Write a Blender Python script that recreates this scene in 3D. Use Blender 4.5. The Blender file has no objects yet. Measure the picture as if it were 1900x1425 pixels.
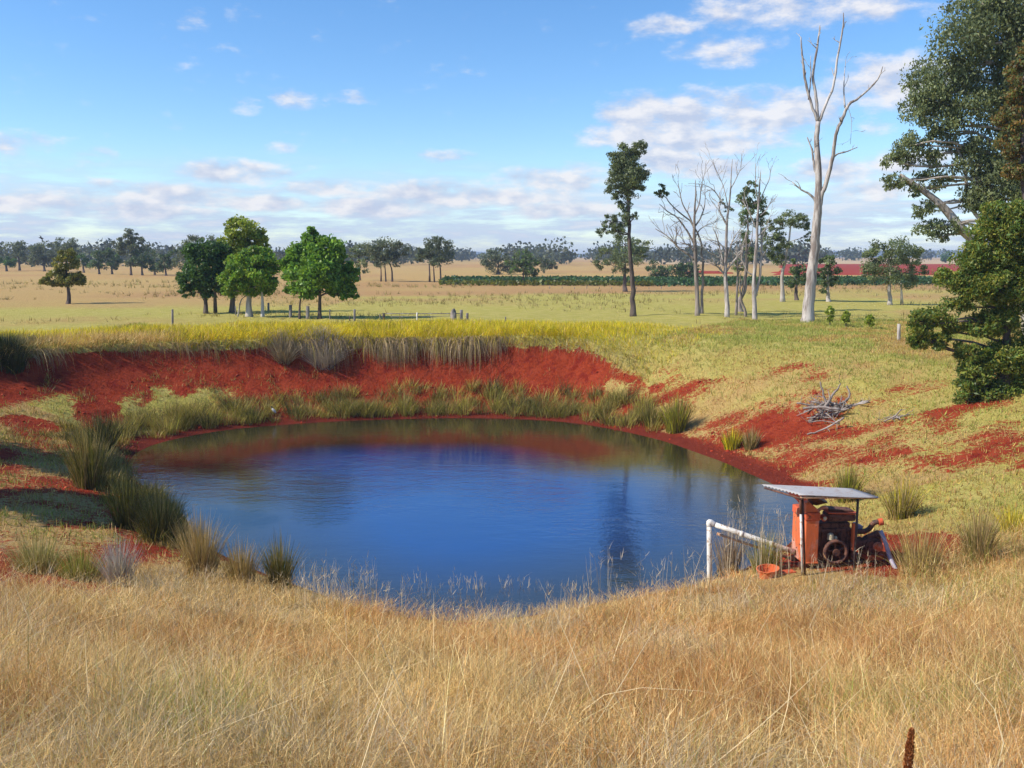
import bpy, bmesh, math, random
import numpy as np
from mathutils import Vector, Matrix

random.seed(7)
rng = np.random.default_rng(11)
sc = bpy.context.scene
COL = sc.collection

# ------------------------------------------------------------------ camera
CAMZ = 3.3                       # eye height above the paddock; the water lies at -2.7
FPX = 1700.0                     # focal length in photograph pixels (1900 x 1425)
PITCH = math.atan(237.5 / FPX)
cam_d = bpy.data.cameras.new('camera')
cam = bpy.data.objects.new('camera', cam_d)
COL.objects.link(cam)
cam.location = (0, 0, CAMZ)
cam.rotation_euler = (math.pi / 2 - PITCH, 0, 0)
cam_d.sensor_width = 36.0
cam_d.lens = 36.0 * FPX / 1900.0
cam_d.clip_start = 0.05
cam_d.clip_end = 20000
sc.camera = cam

def ray(px, py):
    u = (px - 950.0) / FPX
    v = (712.5 - py) / FPX
    c, s = math.cos(PITCH), math.sin(PITCH)
    return np.array([u, c + s * v, -s + c * v])

def at(px, py, Y):
    d = ray(px, py)
    p = d * (Y / d[1])
    p[2] += CAMZ
    return p

# ------------------------------------------------------------------ sky
SUN_EL = math.radians(40)
SUN_AZ = math.radians(-104)      # from +Y (away from the camera) clockwise: sun stands to the left, a little behind
world = bpy.data.worlds.new('World')
sc.world = world
world.use_nodes = True
wt = world.node_tree
wt.nodes.clear()

class NG:
    """tiny helper for building node graphs"""
    def __init__(self, tree):
        self.t = tree
    def n(self, typ, **kw):
        nd = self.t.nodes.new(typ)
        for k, v in kw.items():
            setattr(nd, k, v)
        return nd
    def put(self, sock, v):
        if v is None:
            return
        if hasattr(v, 'is_output') or isinstance(v, bpy.types.NodeSocket):
            self.t.links.new(v, sock)
        else:
            if sock.type == 'RGBA' and not isinstance(v, (int, float)) and len(v) == 3:
                v = (*v, 1)
            sock.default_value = v
    def m(self, op, a, b=None, c=None, clamp=False):
        nd = self.n('ShaderNodeMath', operation=op, use_clamp=clamp)
        self.put(nd.inputs[0], a); self.put(nd.inputs[1], b); self.put(nd.inputs[2], c)
        return nd.outputs[0]
    def mix(self, f, a, b, blend='MIX'):
        nd = self.n('ShaderNodeMix', data_type='RGBA', blend_type=blend)
        self.put(nd.inputs[0], f); self.put(nd.inputs[6], a); self.put(nd.inputs[7], b)
        return nd.outputs[2]
    def noise(self, vec, scale, detail=4, rough=0.55, dist=0.0):
        nd = self.n('ShaderNodeTexNoise')
        self.put(nd.inputs['Vector'], vec)
        nd.inputs['Scale'].default_value = scale
        nd.inputs['Detail'].default_value = detail
        nd.inputs['Roughness'].default_value = rough
        nd.inputs['Distortion'].default_value = dist
        return nd.outputs[0]
    def sstep(self, x, a, b, lo=0.0, hi=1.0):
        nd = self.n('ShaderNodeMapRange', interpolation_type='SMOOTHSTEP')
        self.put(nd.inputs[0], x)
        nd.inputs[1].default_value = a; nd.inputs[2].default_value = b
        nd.inputs[3].default_value = lo; nd.inputs[4].default_value = hi
        return nd.outputs[0]
    def xyz(self, x, y, z):
        nd = self.n('ShaderNodeCombineXYZ')
        self.put(nd.inputs[0], x); self.put(nd.inputs[1], y); self.put(nd.inputs[2], z)
        return nd.outputs[0]

g = NG(wt)
sky = g.n('ShaderNodeTexSky', sky_type='NISHITA')
sky.sun_disc = False
sky.sun_elevation = SUN_EL
sky.sun_rotation = SUN_AZ
sky.altitude = 400
sky.air_density = 1.0
sky.dust_density = 0.15
sky.ozone_density = 2.5
tc = g.n('ShaderNodeTexCoord')
sep = g.n('ShaderNodeSeparateXYZ')
wt.links.new(tc.outputs['Generated'], sep.inputs[0])
SX, SY, SZ = sep.outputs
AZ = g.m('ARCTAN2', SX, SY)
EL = g.m('ARCSINE', SZ)
hsv = g.n('ShaderNodeHueSaturation')
hsv.inputs['Hue'].default_value = 0.5
hsv.inputs['Saturation'].default_value = 1.22
hsv.inputs['Value'].default_value = 1.0
wt.links.new(sky.outputs[0], hsv.inputs['Color'])
SKYC = g.mix(1.0, hsv.outputs[0], (0.98, 1.03, 1.12), 'MULTIPLY')
# clouds: flat-based fair weather cumulus, each a soft patch at its bearing and height in the sky, broken up by noise
CLOUDS = [(35, 266, 75, 26), (168, 292, 48, 22), (445, 320, 85, 24), (520, 322, 60, 16), (612, 350, 85, 20), (505, 274, 40, 16),
          (812, 291, 75, 17), (455, 193, 52, 24), (560, 186, 62, 26), (636, 183, 44, 18), (353, 36, 44, 26),
          (1190, 215, 80, 40), (1290, 222, 110, 52), (1420, 215, 130, 48), (1180, 250, 110, 30), (1320, 262, 150, 32), (1240, 298, 80, 28), (1330, 312, 95, 20),
          (1345, 95, 105, 34), (1420, 15, 160, 44), (1560, 12, 190, 40), (1640, 155, 110, 50), (1230, 50, 70, 24),
          (1640, 232, 60, 22), (1560, 315, 80, 24), (1010, 338, 130, 30), (800, 362, 130, 26), (900, 366, 190, 24), (1080, 312, 70, 20),
          (1620, 352, 90, 24), (210, 342, 60, 13), (330, 362, 130, 22), (120, 374, 120, 22), (20, 378, 90, 18), (470, 376, 130, 16), (1480, 330, 60, 18),
          (700, 385, 160, 20), (250, 392, 170, 20), (1700, 300, 80, 26), (1050, 390, 140, 18)]
vec3 = g.xyz(g.m('MULTIPLY', AZ, 1.0), g.m('MULTIPLY', EL, 2.2), 0.37)
nz1 = g.noise(vec3, 26, 5, 0.6)
nz2 = g.noise(vec3, 9, 3, 0.5)
wob = g.m('MULTIPLY_ADD', nz2, 0.05, -0.025)
AZw = g.m('ADD', AZ, wob)
field = None
for (px, py, rx, ry) in CLOUDS:
    peak = 1.0 if rx >= 80 or (px > 1100 and rx > 60) else 0.38
    if py > 325: peak *= 0.85
    if py < 120 and px > 1100: peak *= 0.6
    d = ray(px, py); d = d / np.linalg.norm(d)
    a0 = math.atan2(d[0], d[1]); e0 = math.asin(d[2])
    du = g.m('MULTIPLY_ADD', AZw, FPX / rx, -a0 * FPX / rx)
    dv = g.m('MULTIPLY_ADD', EL, FPX / ry, -e0 * FPX / ry)
    q = g.m('MULTIPLY_ADD', dv, dv, g.m('MULTIPLY', du, du))
    f = g.m('SUBTRACT', peak, q)
    field = f if field is None else g.m('MAXIMUM', field, f)
field = g.m('MAXIMUM', field, -0.6)
# thin broken layer towards the horizon, the same all the way round
vecL = g.xyz(g.m('MULTIPLY', AZ, 1.0), g.m('MULTIPLY', EL, 6.5), 1.9)
nzL = g.noise(vecL, 11, 6, 0.62)
band = g.m('MULTIPLY', g.sstep(EL, -0.01, 0.02), g.sstep(EL, 0.115, 0.035))
layer = g.m('MULTIPLY', g.sstep(nzL, 0.30, 0.60), band)
# scattered small cumulus elsewhere in the dome
nzS = g.noise(g.xyz(AZ, g.m('MULTIPLY', EL, 2.4), 5.5), 5.5, 5, 0.6)
scat = g.m('MULTIPLY', g.sstep(nzS, 0.60, 0.74), g.sstep(g.m('ABSOLUTE', AZ), 0.62, 0.9))
dens = g.sstep(g.m('ADD', field, g.m('MULTIPLY_ADD', nz1, 3.0, -1.35)), -0.2, 1.15)
# relief: the noise a little lower down and to the lit (left) side
vec3b = g.xyz(g.m('ADD', AZ, -0.010), g.m('MULTIPLY', g.m('ADD', EL, 0.008), 2.2), 0.37)
relief = g.m('SUBTRACT', nz1, g.noise(vec3b, 26, 3, 0.5))
lit = g.m('MULTIPLY_ADD', relief, 3.4, 0.52, clamp=True)
CLW = (5.6, 5.5, 5.6); CLD = (3.35, 3.75, 4.75)
cloudc = g.mix(lit, CLD, CLW)
layc = g.mix(g.sstep(nzL, 0.52, 0.68), (3.05, 3.75, 5.1), (4.5, 4.6, 5.25))
sky1 = g.mix(g.m('MULTIPLY', layer, 0.85, clamp=True), SKYC, layc)
alpha = g.m('MAXIMUM', g.m('MULTIPLY', dens, 0.9), g.m('MULTIPLY', scat, 0.8), clamp=True)
final = g.mix(alpha, sky1, cloudc)
bg = g.n('ShaderNodeBackground')
bg.inputs['Strength'].default_value = 0.145
wt.links.new(final, bg.inputs['Color'])
wo = g.n('ShaderNodeOutputWorld')
wt.links.new(bg.outputs[0], wo.inputs['Surface'])

# ------------------------------------------------------------------ sun
sun_d = bpy.data.lights.new('sun', 'SUN')
sun_d.energy = 5.0
sun_d.angle = math.radians(0.55)
sun_d.color = (1.0, 0.93, 0.82)
sun = bpy.data.objects.new('sun', sun_d)
COL.objects.link(sun)
to_sun = Vector((math.sin(SUN_AZ) * math.cos(SUN_EL), math.cos(SUN_AZ) * math.cos(SUN_EL), math.sin(SUN_EL)))
sun.rotation_euler = to_sun.to_track_quat('Z', 'Y').to_euler()
sun.location = (-40, -10, 40)

vs = sc.view_settings
vs.view_transform = 'Standard'
vs.look = 'None'
vs.exposure = 0.22
vs.gamma = 1.0
vs.use_curve_mapping = False
cy = sc.cycles
cy.max_bounces = 4
cy.diffuse_bounces = 2
cy.glossy_bounces = 3
cy.transmission_bounces = 3
cy.volume_bounces = 0
cy.transparent_max_bounces = 6
cy.use_adaptive_sampling = True
cy.adaptive_threshold = 0.015
cy.use_denoising = True
cy.sample_clamp_indirect = 6.0

# ------------------------------------------------------------------ helpers
def tag(o, label=None, cat=None, group=None, kind=None):
    if label: o['label'] = label
    if cat: o['category'] = cat
    if group: o['group'] = group
    if kind: o['kind'] = kind
    return o

def empty(name, loc):
    o = bpy.data.objects.new(name, None)
    o.empty_display_size = 0.2
    o.location = loc
    COL.objects.link(o)
    return o

class MB:
    """collects vertices, quads and a colour per vertex; builds ONE mesh object"""
    def __init__(self):
        self.v, self.q, self.c, self.n = [], [], [], 0
    def add(self, v, q, c=None):
        v = np.asarray(v, dtype=np.float64).reshape(-1, 3)
        q = np.asarray(q, dtype=np.int64).reshape(-1, 4)
        self.v.append(v); self.q.append(q + self.n)
        if c is None:
            c = np.ones((len(v), 3))
        c = np.asarray(c, dtype=np.float64)
        if c.ndim == 1:
            c = np.tile(c, (len(v), 1))
        self.c.append(c)
        self.n += len(v)
    def build(self, name, mat, parent=None, origin=None, smooth=False, tint=True):
        v = np.concatenate(self.v); q = np.concatenate(self.q); c = np.concatenate(self.c)
        if parent is not None and origin is None:
            origin = np.array(parent.matrix_world.translation if parent.parent else parent.location)
            if parent.parent:
                origin = np.array(parent.parent.location) + np.array(parent.location)
        if origin is not None:
            v = v - np.asarray(origin)
        me = bpy.data.meshes.new(name)
        me.vertices.add(len(v))
        me.vertices.foreach_set('co', v.astype(np.float32).ravel())
        me.loops.add(q.size)
        me.loops.foreach_set('vertex_index', q.astype(np.int32).ravel())
        me.polygons.add(len(q))
        me.polygons.foreach_set('loop_start', np.arange(0, q.size, 4, dtype=np.int32))
        me.polygons.foreach_set('loop_total', np.full(len(q), 4, dtype=np.int32))
        if smooth:
            me.polygons.foreach_set('use_smooth', np.ones(len(q), dtype=bool))
        if tint:
            a = me.attributes.new('tint', 'FLOAT_COLOR', 'POINT')
            cc = np.ones((len(v), 4), dtype=np.float32); cc[:, :3] = c
            a.data.foreach_set('color', cc.ravel())
        me.update()
        me.validate()
        me.materials.append(mat)
        o = bpy.data.objects.new(name, me)
        COL.objects.link(o)
        if parent is not None:
            o.parent = parent
        elif origin is not None:
            o.location = origin
        return o

def tube(mb, P, R, k=6, col=(1, 1, 1), close=True):
    P = np.asarray(P, dtype=float); R = np.asarray(R, dtype=float)
    n = len(P)
    T = np.gradient(P, axis=0)
    T /= np.linalg.norm(T, axis=1)[:, None] + 1e-9
    ref = np.array([0.31, 0.95, 0.05]) if abs(T[0, 1]) < 0.9 else np.array([1.0, 0.1, 0.0])
    V = []
    ang = np.arange(k) * 2 * math.pi / k
    for i in range(n):
        a = np.cross(T[i], ref); a /= np.linalg.norm(a) + 1e-9
        b = np.cross(T[i], a)
        ref = np.cross(a, T[i])
        V.append(P[i] + R[i] * (np.cos(ang)[:, None] * a + np.sin(ang)[:, None] * b))
    if close:
        V = [np.tile(P[0], (k, 1)) + (V[0] - P[0]) * 0.02] + V + [np.tile(P[-1], (k, 1)) + (V[-1] - P[-1]) * 0.02]
        n += 2
    V = np.concatenate(V)
    i = np.arange(n - 1)[:, None] * k; j = np.arange(k)[None, :]; j2 = (j + 1) % k
    Q = np.stack([i + j, i + j2, i + k + j2, i + k + j], axis=-1).reshape(-1, 4)
    mb.add(V, Q, np.asarray(col))

def smooth_path(P, n):
    """Catmull-Rom through P, n samples per span"""
    P = np.asarray(P, dtype=float)
    E = np.vstack([2 * P[0] - P[1], P, 2 * P[-1] - P[-2]])
    out = []
    for i in range(1, len(E) - 2):
        p0, p1, p2, p3 = E[i - 1], E[i], E[i + 1], E[i + 2]
        for t in np.linspace(0, 1, n, endpoint=False):
            out.append(0.5 * (2 * p1 + (p2 - p0) * t + (2 * p0 - 5 * p1 + 4 * p2 - p3) * t * t + (3 * p1 - p0 - 3 * p2 + p3) * t ** 3))
    out.append(P[-1])
    return np.array(out)

def blades(mb, base, h, w, az, lean, bend, col, segs=3, rnd=rng, tip=0.12):
    """grass blades as narrow curved strips; every argument is an array over blades"""
    n = len(base)
    t = np.linspace(0, 1, segs + 1)
    d = np.stack([np.cos(az), np.sin(az), np.zeros(n)], axis=1)
    sa = rnd.uniform(0, 2 * math.pi, n)
    s = np.stack([np.cos(sa), np.sin(sa), np.zeros(n)], axis=1)
    V = np.empty((n, segs + 1, 2, 3))
    for k, tk in enumerate(t):
        off = (lean * tk + bend * tk * tk)
        up = tk * np.maximum(0.25, 1 - 0.35 * np.abs(bend) * tk)
        c = base + d * (off * h)[:, None]
        c[:, 2] += h * up
        ww = w * (1 - (1 - tip) * tk ** 1.6) * 0.5
        V[:, k, 0] = c - s * ww[:, None]
        V[:, k, 1] = c + s * ww[:, None]
    idx = np.arange(n)[:, None] * (2 * (segs + 1)) + np.arange(segs)[None, :] * 2
    Q = np.stack([idx, idx + 1, idx + 3, idx + 2], axis=-1).reshape(-1, 4)
    mb.add(V.reshape(-1, 3), Q, np.repeat(col, 2 * (segs + 1), axis=0))

def leaf_quads(mb, C, L, W, D, col, rnd=rng):
    """diamond shaped leaves: centre C, length L along direction D"""
    n = len(C)
    D = D / (np.linalg.norm(D, axis=1)[:, None] + 1e-9)
    r = rnd.normal(size=(n, 3))
    S = np.cross(D, r); S /= np.linalg.norm(S, axis=1)[:, None] + 1e-9
    L = np.asarray(L)[:, None] * 0.5; W = np.asarray(W)[:, None] * 0.5
    V = np.stack([C - D * L, C + S * W - D * L * 0.15, C + D * L, C - S * W - D * L * 0.15], axis=1)
    Q = np.arange(n * 4).reshape(n, 4)
    mb.add(V.reshape(-1, 3), Q, np.repeat(col, 4, axis=0))

# lattice value noise for heights, masks and scatter
def vnoise(x, y, scale, seed=0):
    x = np.asarray(x, dtype=float) / scale + 1000.0 + seed * 17.3
    y = np.asarray(y, dtype=float) / scale + 1000.0 + seed * 9.1
    xi = np.floor(x).astype(np.int64); yi = np.floor(y).astype(np.int64)
    fx = x - xi; fy = y - yi
    fx = fx * fx * (3 - 2 * fx); fy = fy * fy * (3 - 2 * fy)
    def hsh(a, b):
        k = (a * 374761393 + b * 668265263 + seed * 2147483647) & 0xffffffff
        k = ((k ^ (k >> 13)) * 1274126177) & 0xffffffff
        return ((k ^ (k >> 16)) & 0xffff) / 65535.0
    return (hsh(xi, yi) * (1 - fx) + hsh(xi + 1, yi) * fx) * (1 - fy) + (hsh(xi, yi + 1) * (1 - fx) + hsh(xi + 1, yi + 1) * fx) * fy

def fnoise(x, y, scale, seed=0, octv=3):
    r = 0; a = 1; tot = 0
    for o in range(octv):
        r = r + a * vnoise(x, y, scale / 2 ** o, seed + o); tot += a; a *= 0.55
    return r / tot

def smst(x, a, b):
    t = np.clip((np.asarray(x, dtype=float) - a) / (b - a), 0, 1)
    return t * t * (3 - 2 * t)

# ------------------------------------------------------------------ materials
MATS = {}
def mat_new(name):
    m = bpy.data.materials.new(name)
    m.use_nodes = True
    m.node_tree.nodes.clear()
    MATS[name] = m
    gg = NG(m.node_tree)
    out = gg.n('ShaderNodeOutputMaterial')
    return m, gg, out

def principled(gg, col, rough=0.6, spec=0.3, metal=0.0, normal=None):
    p = gg.n('ShaderNodeBsdfPrincipled')
    gg.put(p.inputs['Base Color'], col)
    gg.put(p.inputs['Roughness'], rough)
    gg.put(p.inputs['Specular IOR Level'], spec)
    gg.put(p.inputs['Metallic'], metal)
    if normal is not None:
        gg.put(p.inputs['Normal'], normal)
    return p

def bump(gg, h, strength=0.3, dist=0.05):
    b = gg.n('ShaderNodeBump')
    b.inputs['Strength'].default_value = strength
    b.inputs['Distance'].default_value = dist
    gg.put(b.inputs['Height'], h)
    return b.outputs[0]

def leaf_mat(name, trans=0.3, rough=0.5, spec=0.25, hue=(1, 1, 1)):
    m, gg, out = mat_new(name)
    at_ = gg.n('ShaderNodeAttribute', attribute_name='tint')
    c = gg.mix(1.0, at_.outputs['Color'], hue, 'MULTIPLY')
    p = principled(gg, c, rough, spec)
    tr = gg.n('ShaderNodeBsdfTranslucent')
    gg.put(tr.inputs['Color'], gg.mix(1.0, c, (1.15, 1.1, 0.6), 'MULTIPLY'))
    mx = gg.n('ShaderNodeMixShader')
    mx.inputs[0].default_value = trans
    gg.t.links.new(p.outputs[0], mx.inputs[1]); gg.t.links.new(tr.outputs[0], mx.inputs[2])
    gg.t.links.new(mx.outputs[0], out.inputs[0])
    return m

M_LEAF = leaf_mat('leaf', 0.38, 0.45, 0.35)
M_GRASS = leaf_mat('grass_blade', 0.22, 0.6, 0.2)

def bark_mat(name, c1, c2, c3, sc_=3.0):
    m, gg, out = mat_new(name)
    t = gg.n('ShaderNodeTexCoord')
    mp = gg.n('ShaderNodeMapping')
    gg.t.links.new(t.outputs['Object'], mp.inputs[0])
    mp.inputs['Scale'].default_value = (1, 1, 0.14)
    n1 = gg.noise(mp.outputs[0], sc_ * 2.5, 5, 0.65)
    n2 = gg.noise(mp.outputs[0], sc_ * 0.6, 3, 0.5)
    c = gg.mix(gg.sstep(n1, 0.40, 0.60), c1, c2)
    c = gg.mix(gg.sstep(n2, 0.52, 0.66), c, c3)
    p = principled(gg, c, 0.85, 0.15, normal=bump(gg, n1, 0.6, 0.04))
    gg.t.links.new(p.outputs[0], out.inputs[0])
    return m

M_BARK_GUM = bark_mat('gum_bark', (0.46, 0.41, 0.36), (0.27, 0.23, 0.19), (0.54, 0.50, 0.45))
M_BARK_DARK = bark_mat('dark_bark', (0.13, 0.10, 0.085), (0.07, 0.055, 0.05), (0.22, 0.17, 0.14))
M_BARK_DEAD = bark_mat('weathered_dead_wood', (0.50, 0.45, 0.41), (0.21, 0.17, 0.15), (0.58, 0.535, 0.50), 2.6)
M_BARK_GREY = bark_mat('grey_brown_dead_wood', (0.30, 0.25, 0.215), (0.17, 0.14, 0.12), (0.38, 0.33, 0.29), 2.5)
M_POST = bark_mat('weathered_post', (0.25, 0.22, 0.21), (0.13, 0.115, 0.11), (0.34, 0.31, 0.30), 8.0)

def metal_paint(name, c1, rust=(0.16, 0.06, 0.03), rust_amt=0.5, rough=0.55, sc_=9.0, bare=None):
    m, gg, out = mat_new(name)
    t = gg.n('ShaderNodeTexCoord')
    n1 = gg.noise(t.outputs['Object'], sc_, 6, 0.65)
    n2 = gg.noise(t.outputs['Object'], sc_ * 0.35, 4, 0.55)
    n3 = gg.noise(t.outputs['Object'], sc_ * 4, 4, 0.6)
    mps = gg.n('ShaderNodeMapping'); gg.t.links.new(t.outputs['Object'], mps.inputs[0]); mps.inputs['Scale'].default_value = (1, 1, 0.08)
    ns_ = gg.noise(mps.outputs[0], sc_ * 2.2, 4, 0.6)
    c = gg.mix(n2, tuple(x * 0.78 for x in c1), tuple(min(1, x * 1.2) for x in c1))
    if bare is not None:
        c = gg.mix(gg.sstep(n2, 0.52, 0.64), c, bare)
    c = gg.mix(gg.sstep(gg.m('MULTIPLY_ADD', n3, 0.3, n1), 0.86 - 0.3 * rust_amt, 0.98 - 0.3 * rust_amt), c, rust)
    c = gg.mix(gg.m('MULTIPLY', gg.sstep(ns_, 0.50, 0.72), 0.25 + 0.45 * rust_amt), c, tuple(0.5 * a + 0.5 * b for a, b in zip(rust, (0.20, 0.10, 0.06))))
    p = principled(gg, c, gg.m('MULTIPLY_ADD', n1, 0.35, rough - 0.15), 0.3, normal=bump(gg, gg.m('ADD', n1, gg.m('MULTIPLY', n2, 1.5)), 0.45, 0.012))
    gg.t.links.new(p.outputs[0], out.inputs[0])
    return m

M_ORANGE = metal_paint('faded_orange_paint', (0.72, 0.165, 0.055), (0.22, 0.07, 0.03), 0.35, 0.6, 7.0, (0.68, 0.32, 0.23))
M_ORANGE2 = metal_paint('red_orange_paint', (0.60, 0.11, 0.04), (0.18, 0.06, 0.03), 0.45, 0.6, 9.0)
M_RUST = metal_paint('rusty_iron', (0.17, 0.075, 0.05), (0.07, 0.035, 0.03), 0.8, 0.75, 12.0)
M_BLACK = metal_paint('greasy_black_iron', (0.035, 0.030, 0.030), (0.15, 0.06, 0.035), 1.0, 0.55, 12.0)
M_CREAM = metal_paint('cream_filter_can', (0.60, 0.55, 0.38), (0.25, 0.16, 0.08), 0.4, 0.5, 12.0)
M_WHITE = metal_paint('white_painted_pipe', (0.76, 0.73, 0.66), (0.38, 0.25, 0.15), 0.6, 0.45, 5.0)
M_TANPIPE = metal_paint('tan_rusty_pipe', (0.55, 0.33, 0.19), (0.30, 0.13, 0.06), 0.6, 0.55, 6.0)
M_GALV = metal_paint('galvanised_sheet', (0.40, 0.385, 0.38), (0.34, 0.20, 0.13), 0.35, 0.45, 3.5)
M_HOSE = metal_paint('lilac_grey_hose', (0.36, 0.33, 0.40), (0.22, 0.18, 0.18), 0.4, 0.5, 8.0)
M_PICKET = metal_paint('dark_steel_picket', (0.06, 0.05, 0.05), (0.14, 0.07, 0.04), 0.6, 0.6, 10.0)

# ------------------------------------------------------------------ terrain shape
WATER_Z = -2.7
PC = np.array([-2.0, 25.0])
SHORE = [(240, 855), (280, 826), (400, 800), (560, 786), (740, 778), (900, 776), (1050, 783), (1180, 806), (1290, 840), (1380, 876), (1440, 902), (1482, 930),
         (1476, 1000), (1320, 1078), (1100, 1120), (950, 1150), (750, 1150), (560, 1086), (455, 1048), (352, 962), (292, 912), (240, 872)]
sp = []
for px, py in SHORE:
    d = ray(px, py); k = (WATER_Z - CAMZ) / d[2]
    sp.append((d[0] * k, d[1] * k))
sp = np.array(sp)
s_ang = np.arctan2(sp[:, 1] - PC[1], sp[:, 0] - PC[0]) % (2 * math.pi)
s_rad = np.hypot(sp[:, 0] - PC[0], sp[:, 1] - PC[1])
o_ = np.argsort(s_ang); s_ang = s_ang[o_]; s_rad = s_rad[o_]
s_angE = np.concatenate([s_ang - 2 * math.pi, s_ang, s_ang + 2 * math.pi]); s_radE = np.tile(s_rad, 3)
# smoothed table
_ta = np.linspace(0, 2 * math.pi, 361)
_tr = np.interp(_ta, s_angE, s_radE)
_tr2 = np.array([np.mean(_tr[np.arange(i - 5, i + 6) % 360]) for i in range(361)])

def polar(x, y):
    th = np.arctan2(np.asarray(y) - PC[1], np.asarray(x) - PC[0]) % (2 * math.pi)
    r = np.hypot(np.asarray(x) - PC[0], np.asarray(y) - PC[1])
    return th, r - np.interp(th, _ta, _tr2)

PROF = {
    -20: ([-9, -1, 0, 1, 3, 6, 10, 14, 30, 60], [-3.8, -3.0, -2.7, -2.45, -1.9, -1.1, -0.2, 0.2, 0.2, 0]),
    8: ([-9, -1, 0, 1, 3, 5, 8, 11, 18, 60], [-3.8, -3.0, -2.7, -2.48, -1.75, -1.05, -0.3, 0, 0, 0]),
    30: ([-9, -1, 0, 0.8, 2, 4, 6, 8, 60], [-3.8, -3.0, -2.7, -2.5, -2.0, -1.05, -0.35, 0, 0]),
    52: ([-9, -1, 0, 0.8, 2, 3.5, 5, 6.5, 60], [-3.8, -3.0, -2.7, -2.5, -2.0, -1.05, -0.25, 0.02, 0]),
    68: ([-9, -1, 0, 0.5, 1.5, 2.4, 3.2, 3.6, 3.9, 6, 10, 60], [-3.8, -3.0, -2.7, -2.58, -2.3, -1.65, -0.85, -0.4, 0.0, 0.1, 0.05, 0]),
    95: ([-9, -1, 0, 0.5, 1.4, 2.4, 3.1, 3.35, 3.6, 6, 11, 60], [-3.8, -3.0, -2.7, -2.58, -2.35, -1.6, -0.85, -0.45, 0.02, 0.1, 0.08, 0]),
    130: ([-9, -1, 0, 0.6, 1.8, 3.0, 3.8, 4.1, 4.4, 7, 12, 60], [-3.8, -3.0, -2.7, -2.55, -2.3, -1.55, -0.85, -0.4, 0.0, 0.1, 0.05, 0]),
    150: ([-9, -1, 0, 1, 3, 4.6, 5.6, 6.0, 6.3, 9, 60], [-3.8, -3.0, -2.7, -2.5, -2.05, -1.4, -0.8, -0.4, 0.0, 0.1, 0]),
    183: ([-9, -1, 0, 1, 3, 6, 8, 9, 11, 60], [-3.8, -3.0, -2.7, -2.5, -2.1, -1.55, -0.8, -0.1, 0.1, 0]),
    215: ([-9, -1, 0, 1, 3, 5, 8, 12, 16, 30, 60], [-3.8, -3.0, -2.7, -2.45, -2.1, -1.7, -0.6, 0.6, 1.3, 1.3, 0]),
    246: ([-9, -1, 0, 1, 2.5, 4.5, 6.5, 9, 13, 17, 30, 60], [-3.8, -3.0, -2.7, -2.45, -2.15, -1.75, -1.05, -0.1, 1.0, 1.6, 1.6, 0]),
    275: ([-9, -1, 0, 1, 2.4, 4.9, 7.4, 10, 11.4, 15.4, 26, 60], [-3.8, -3.1, -2.7, -2.35, -2.0, -1.2, -0.35, 0.55, 0.95, 1.6, 1.6, 0]),
    311: ([-9, -1, 0, 0.6, 1.5, 2.8, 4.5, 6.5, 9, 13, 18, 30, 60], [-3.8, -3.0, -2.7, -2.45, -2.25, -2.15, -1.8, -1.1, -0.2, 0.9, 1.5, 1.2, 0]),
}
def edge_top(deg):
    return np.interp(deg, [50, 68, 95, 130, 150, 185], [3.0, 3.85, 3.55, 4.35, 6.25, 9.2])
_pk = sorted(PROF)
def height(x, y, rough=True):
    x = np.asarray(x, dtype=float); y = np.asarray(y, dtype=float)
    th, s = polar(x, y)
    deg = np.degrees(th)
    deg = np.where(deg > 340, deg - 360, deg)
    ks = _pk + [_pk[0] + 360]
    z = np.zeros_like(s)
    for a, b in zip(ks[:-1], ks[1:]):
        msk = (deg >= a) & (deg < b)
        if not np.any(msk):
            continue
        t = (deg - a) / (b - a); t = t * t * (3 - 2 * t)
        sn = s * np.where(s > 0, 3.58 / edge_top(deg), 1.0)
        za = np.interp(sn, *PROF[95]) if 60 < a < 160 else np.interp(s, *PROF[a])
        zb = np.interp(sn, *PROF[95]) if 60 < b < 160 else np.interp(s, *PROF[b if b in PROF else b - 360])
        z = np.where(msk, za * (1 - t) + zb * t, z)
    # far paddock lies nearly flat
    r = np.hypot(x, y - 25)
    if rough:
        amp = np.clip((s - 0.1) / 1.5, 0, 1)
        z = z + amp * ((fnoise(x, y, 2.6, 3) - 0.5) * 0.22 + (vnoise(x, y, 0.5, 8) - 0.5) * 0.06) * np.clip(1.4 - s / 40, 0.25, 1)
        z = z + smst(s, 12, 40) * (fnoise(x, y, 30, 5) - 0.5) * 0.35 * (1 - smst(r, 60, 120) * 0.6)
        # weathered gullies on the steep red face
        face = smst(s, 1.2, 2.0) * (1 - smst(s, 3.6, 4.3)) * smst(deg, 55, 70) * (1 - smst(deg, 140, 165))
        z = z + face * ((vnoise(deg * 0.9 + s * 0.4, s * 0.6, 1.0, 21) - 0.5) * 0.12 + (vnoise(deg * 3.1, s * 1.2, 1.0, 22) - 0.5) * 0.09)
    return z

def H(x, y):
    return float(height(np.array([x]), np.array([y]))[0])

def hit(px, py, lo=1.5, hi=600.0):
    """where the line of sight through a photograph pixel meets the ground"""
    d = ray(px, py); d = d / d[1]
    ys = np.concatenate([np.arange(lo, 70, 0.05), np.geomspace(70, hi, 900)])
    z = CAMZ + d[2] * ys
    hz = height(d[0] * ys, ys)
    k = np.argmax(z < hz)
    if not (z < hz).any():
        k = len(ys) - 1
    return np.array([d[0] * ys[k], ys[k], hz[k]])

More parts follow.
